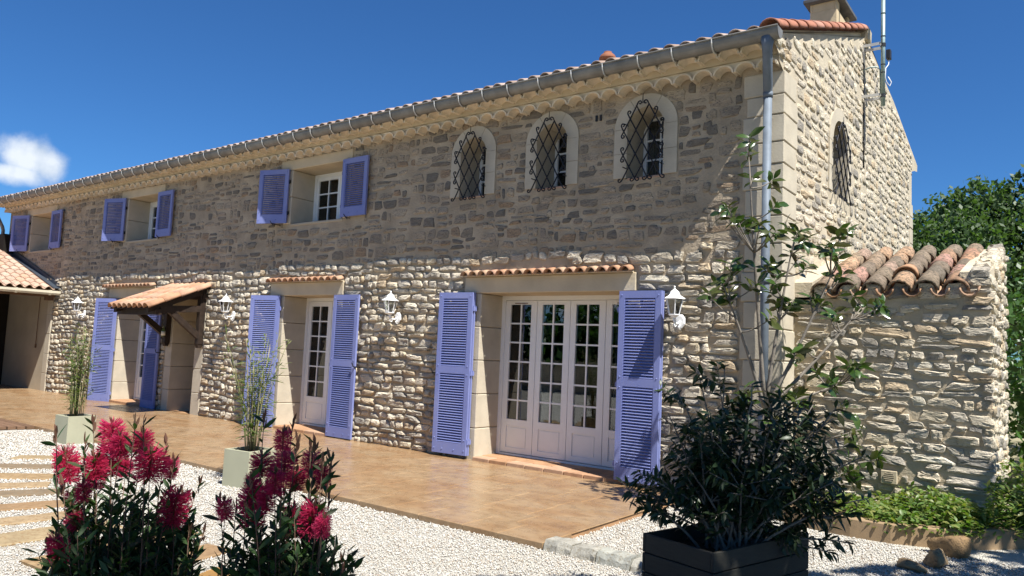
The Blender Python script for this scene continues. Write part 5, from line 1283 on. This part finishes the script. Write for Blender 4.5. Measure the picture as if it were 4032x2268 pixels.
# the shade tree over the photographer and garden planting on the near side (out of frame, it shades the foreground)
def shade_tree():
    q = random.Random(111); t = thing('shade_tree', 'big plane tree overhead whose shade falls on the planter and bushes', 'tree', (0, 0, 0))
    base = Vector((6.6, -6.6, -.1)); MB().tube([base, base + Vector((-.1, .1, 2)), base + Vector((-.5, .4, 4.2)), base + Vector((-.8, .6, 5.6))], [.24, .2, .16, .08], 10).obj('trunk', m_bark, t, True)
    edge = [(-.85, -9), (-.95, -7.2), (-.82, -6.4), (-.80, -5.6), (-.85, -4.5), (-.75, -3.80), (-.30, -3.35), (.05, -3.0), (.55, -2.55), (.98, -1.9), (1.32, -1.25), (1.70, -.70), (1.72, -.2), (1.38, .45), (1.5, 1.0)]
    def left(y_):
        for (a, b) in zip(edge[:-1], edge[1:]):
            if a[1] <= y_ <= b[1]: return a[0] + (b[0] - a[0]) * (y_ - a[1]) / (b[1] - a[1])
        return 1.5
    rg = np.random.default_rng(112); P = []
    k_ = np.array((SUN.x / SUN.z, SUN.y / SUN.z))
    while len(P) < 17000:
        y_ = q.uniform(-9, 1.0); x = left(y_) + q.uniform(-.02, 7.5)
        dist = x - left(y_)
        if y_ > .0 and q.random() < .45: continue
        if dist < .35 and q.random() < .3: continue
        h = 4.7 + q.uniform(0, 1.5) + .25 * math.sin(x * 2 + y_ * 1.3)
        P.append((x + k_[0] * h, y_ + k_[1] * h, h))
    P = np.array(P); n = len(P)
    a = rg.normal(size=(n, 3)); a[:, 2] *= .35; a /= np.linalg.norm(a, axis=1)[:, None]; b_ = rg.normal(size=(n, 3)); b_[:, 2] *= .35; b_ -= a * (a * b_).sum(1)[:, None]; b_ /= np.linalg.norm(b_, axis=1)[:, None]
    s = .19 * rg.uniform(.7, 1.3, n)[:, None]
    V = np.stack([P - a * s * .5, P + b_ * s * .36, P + a * s * .5, P - b_ * s * .36], 1).reshape(-1, 3)
    link('crown', npmesh('crown', V, np.arange(n * 4).reshape(-1, 4), m_lf_tree, False, np.repeat(rg.random(n), 4)), t)
shade_tree()
for i, (x, y_, s_) in enumerate([(-14, -17, 2.6), (-9.5, -18.5, 2.9), (-5, -19, 2.4), (-1, -20, 3.0)]):
    crown_tree('garden_tree', ['bushy garden tree far off on the carport side of the yard', 'bushy garden tree second from the carport side of the yard', 'smaller bushy garden tree across the yard', 'widest bushy garden tree across the yard'][i], 'tree', (x, y_, -.1), 4, [((x, y_, s_ * .9), s_), ((x + 1.6, y_ + .4, s_ * .7), s_ * .7), ((x - 1.5, y_, s_ * .65), s_ * .65)], 3500, m_lf_hedge, .4, 120 + i, .18, 'trees across the yard')
gw = MB().box(-17, 4, -15.6, -15.25, -.1, 1.15).obj('garden_wall', m_mortar); tag(gw, 'low plain stone garden wall across the yard', 'wall')
bpy.context.view_layer.update()
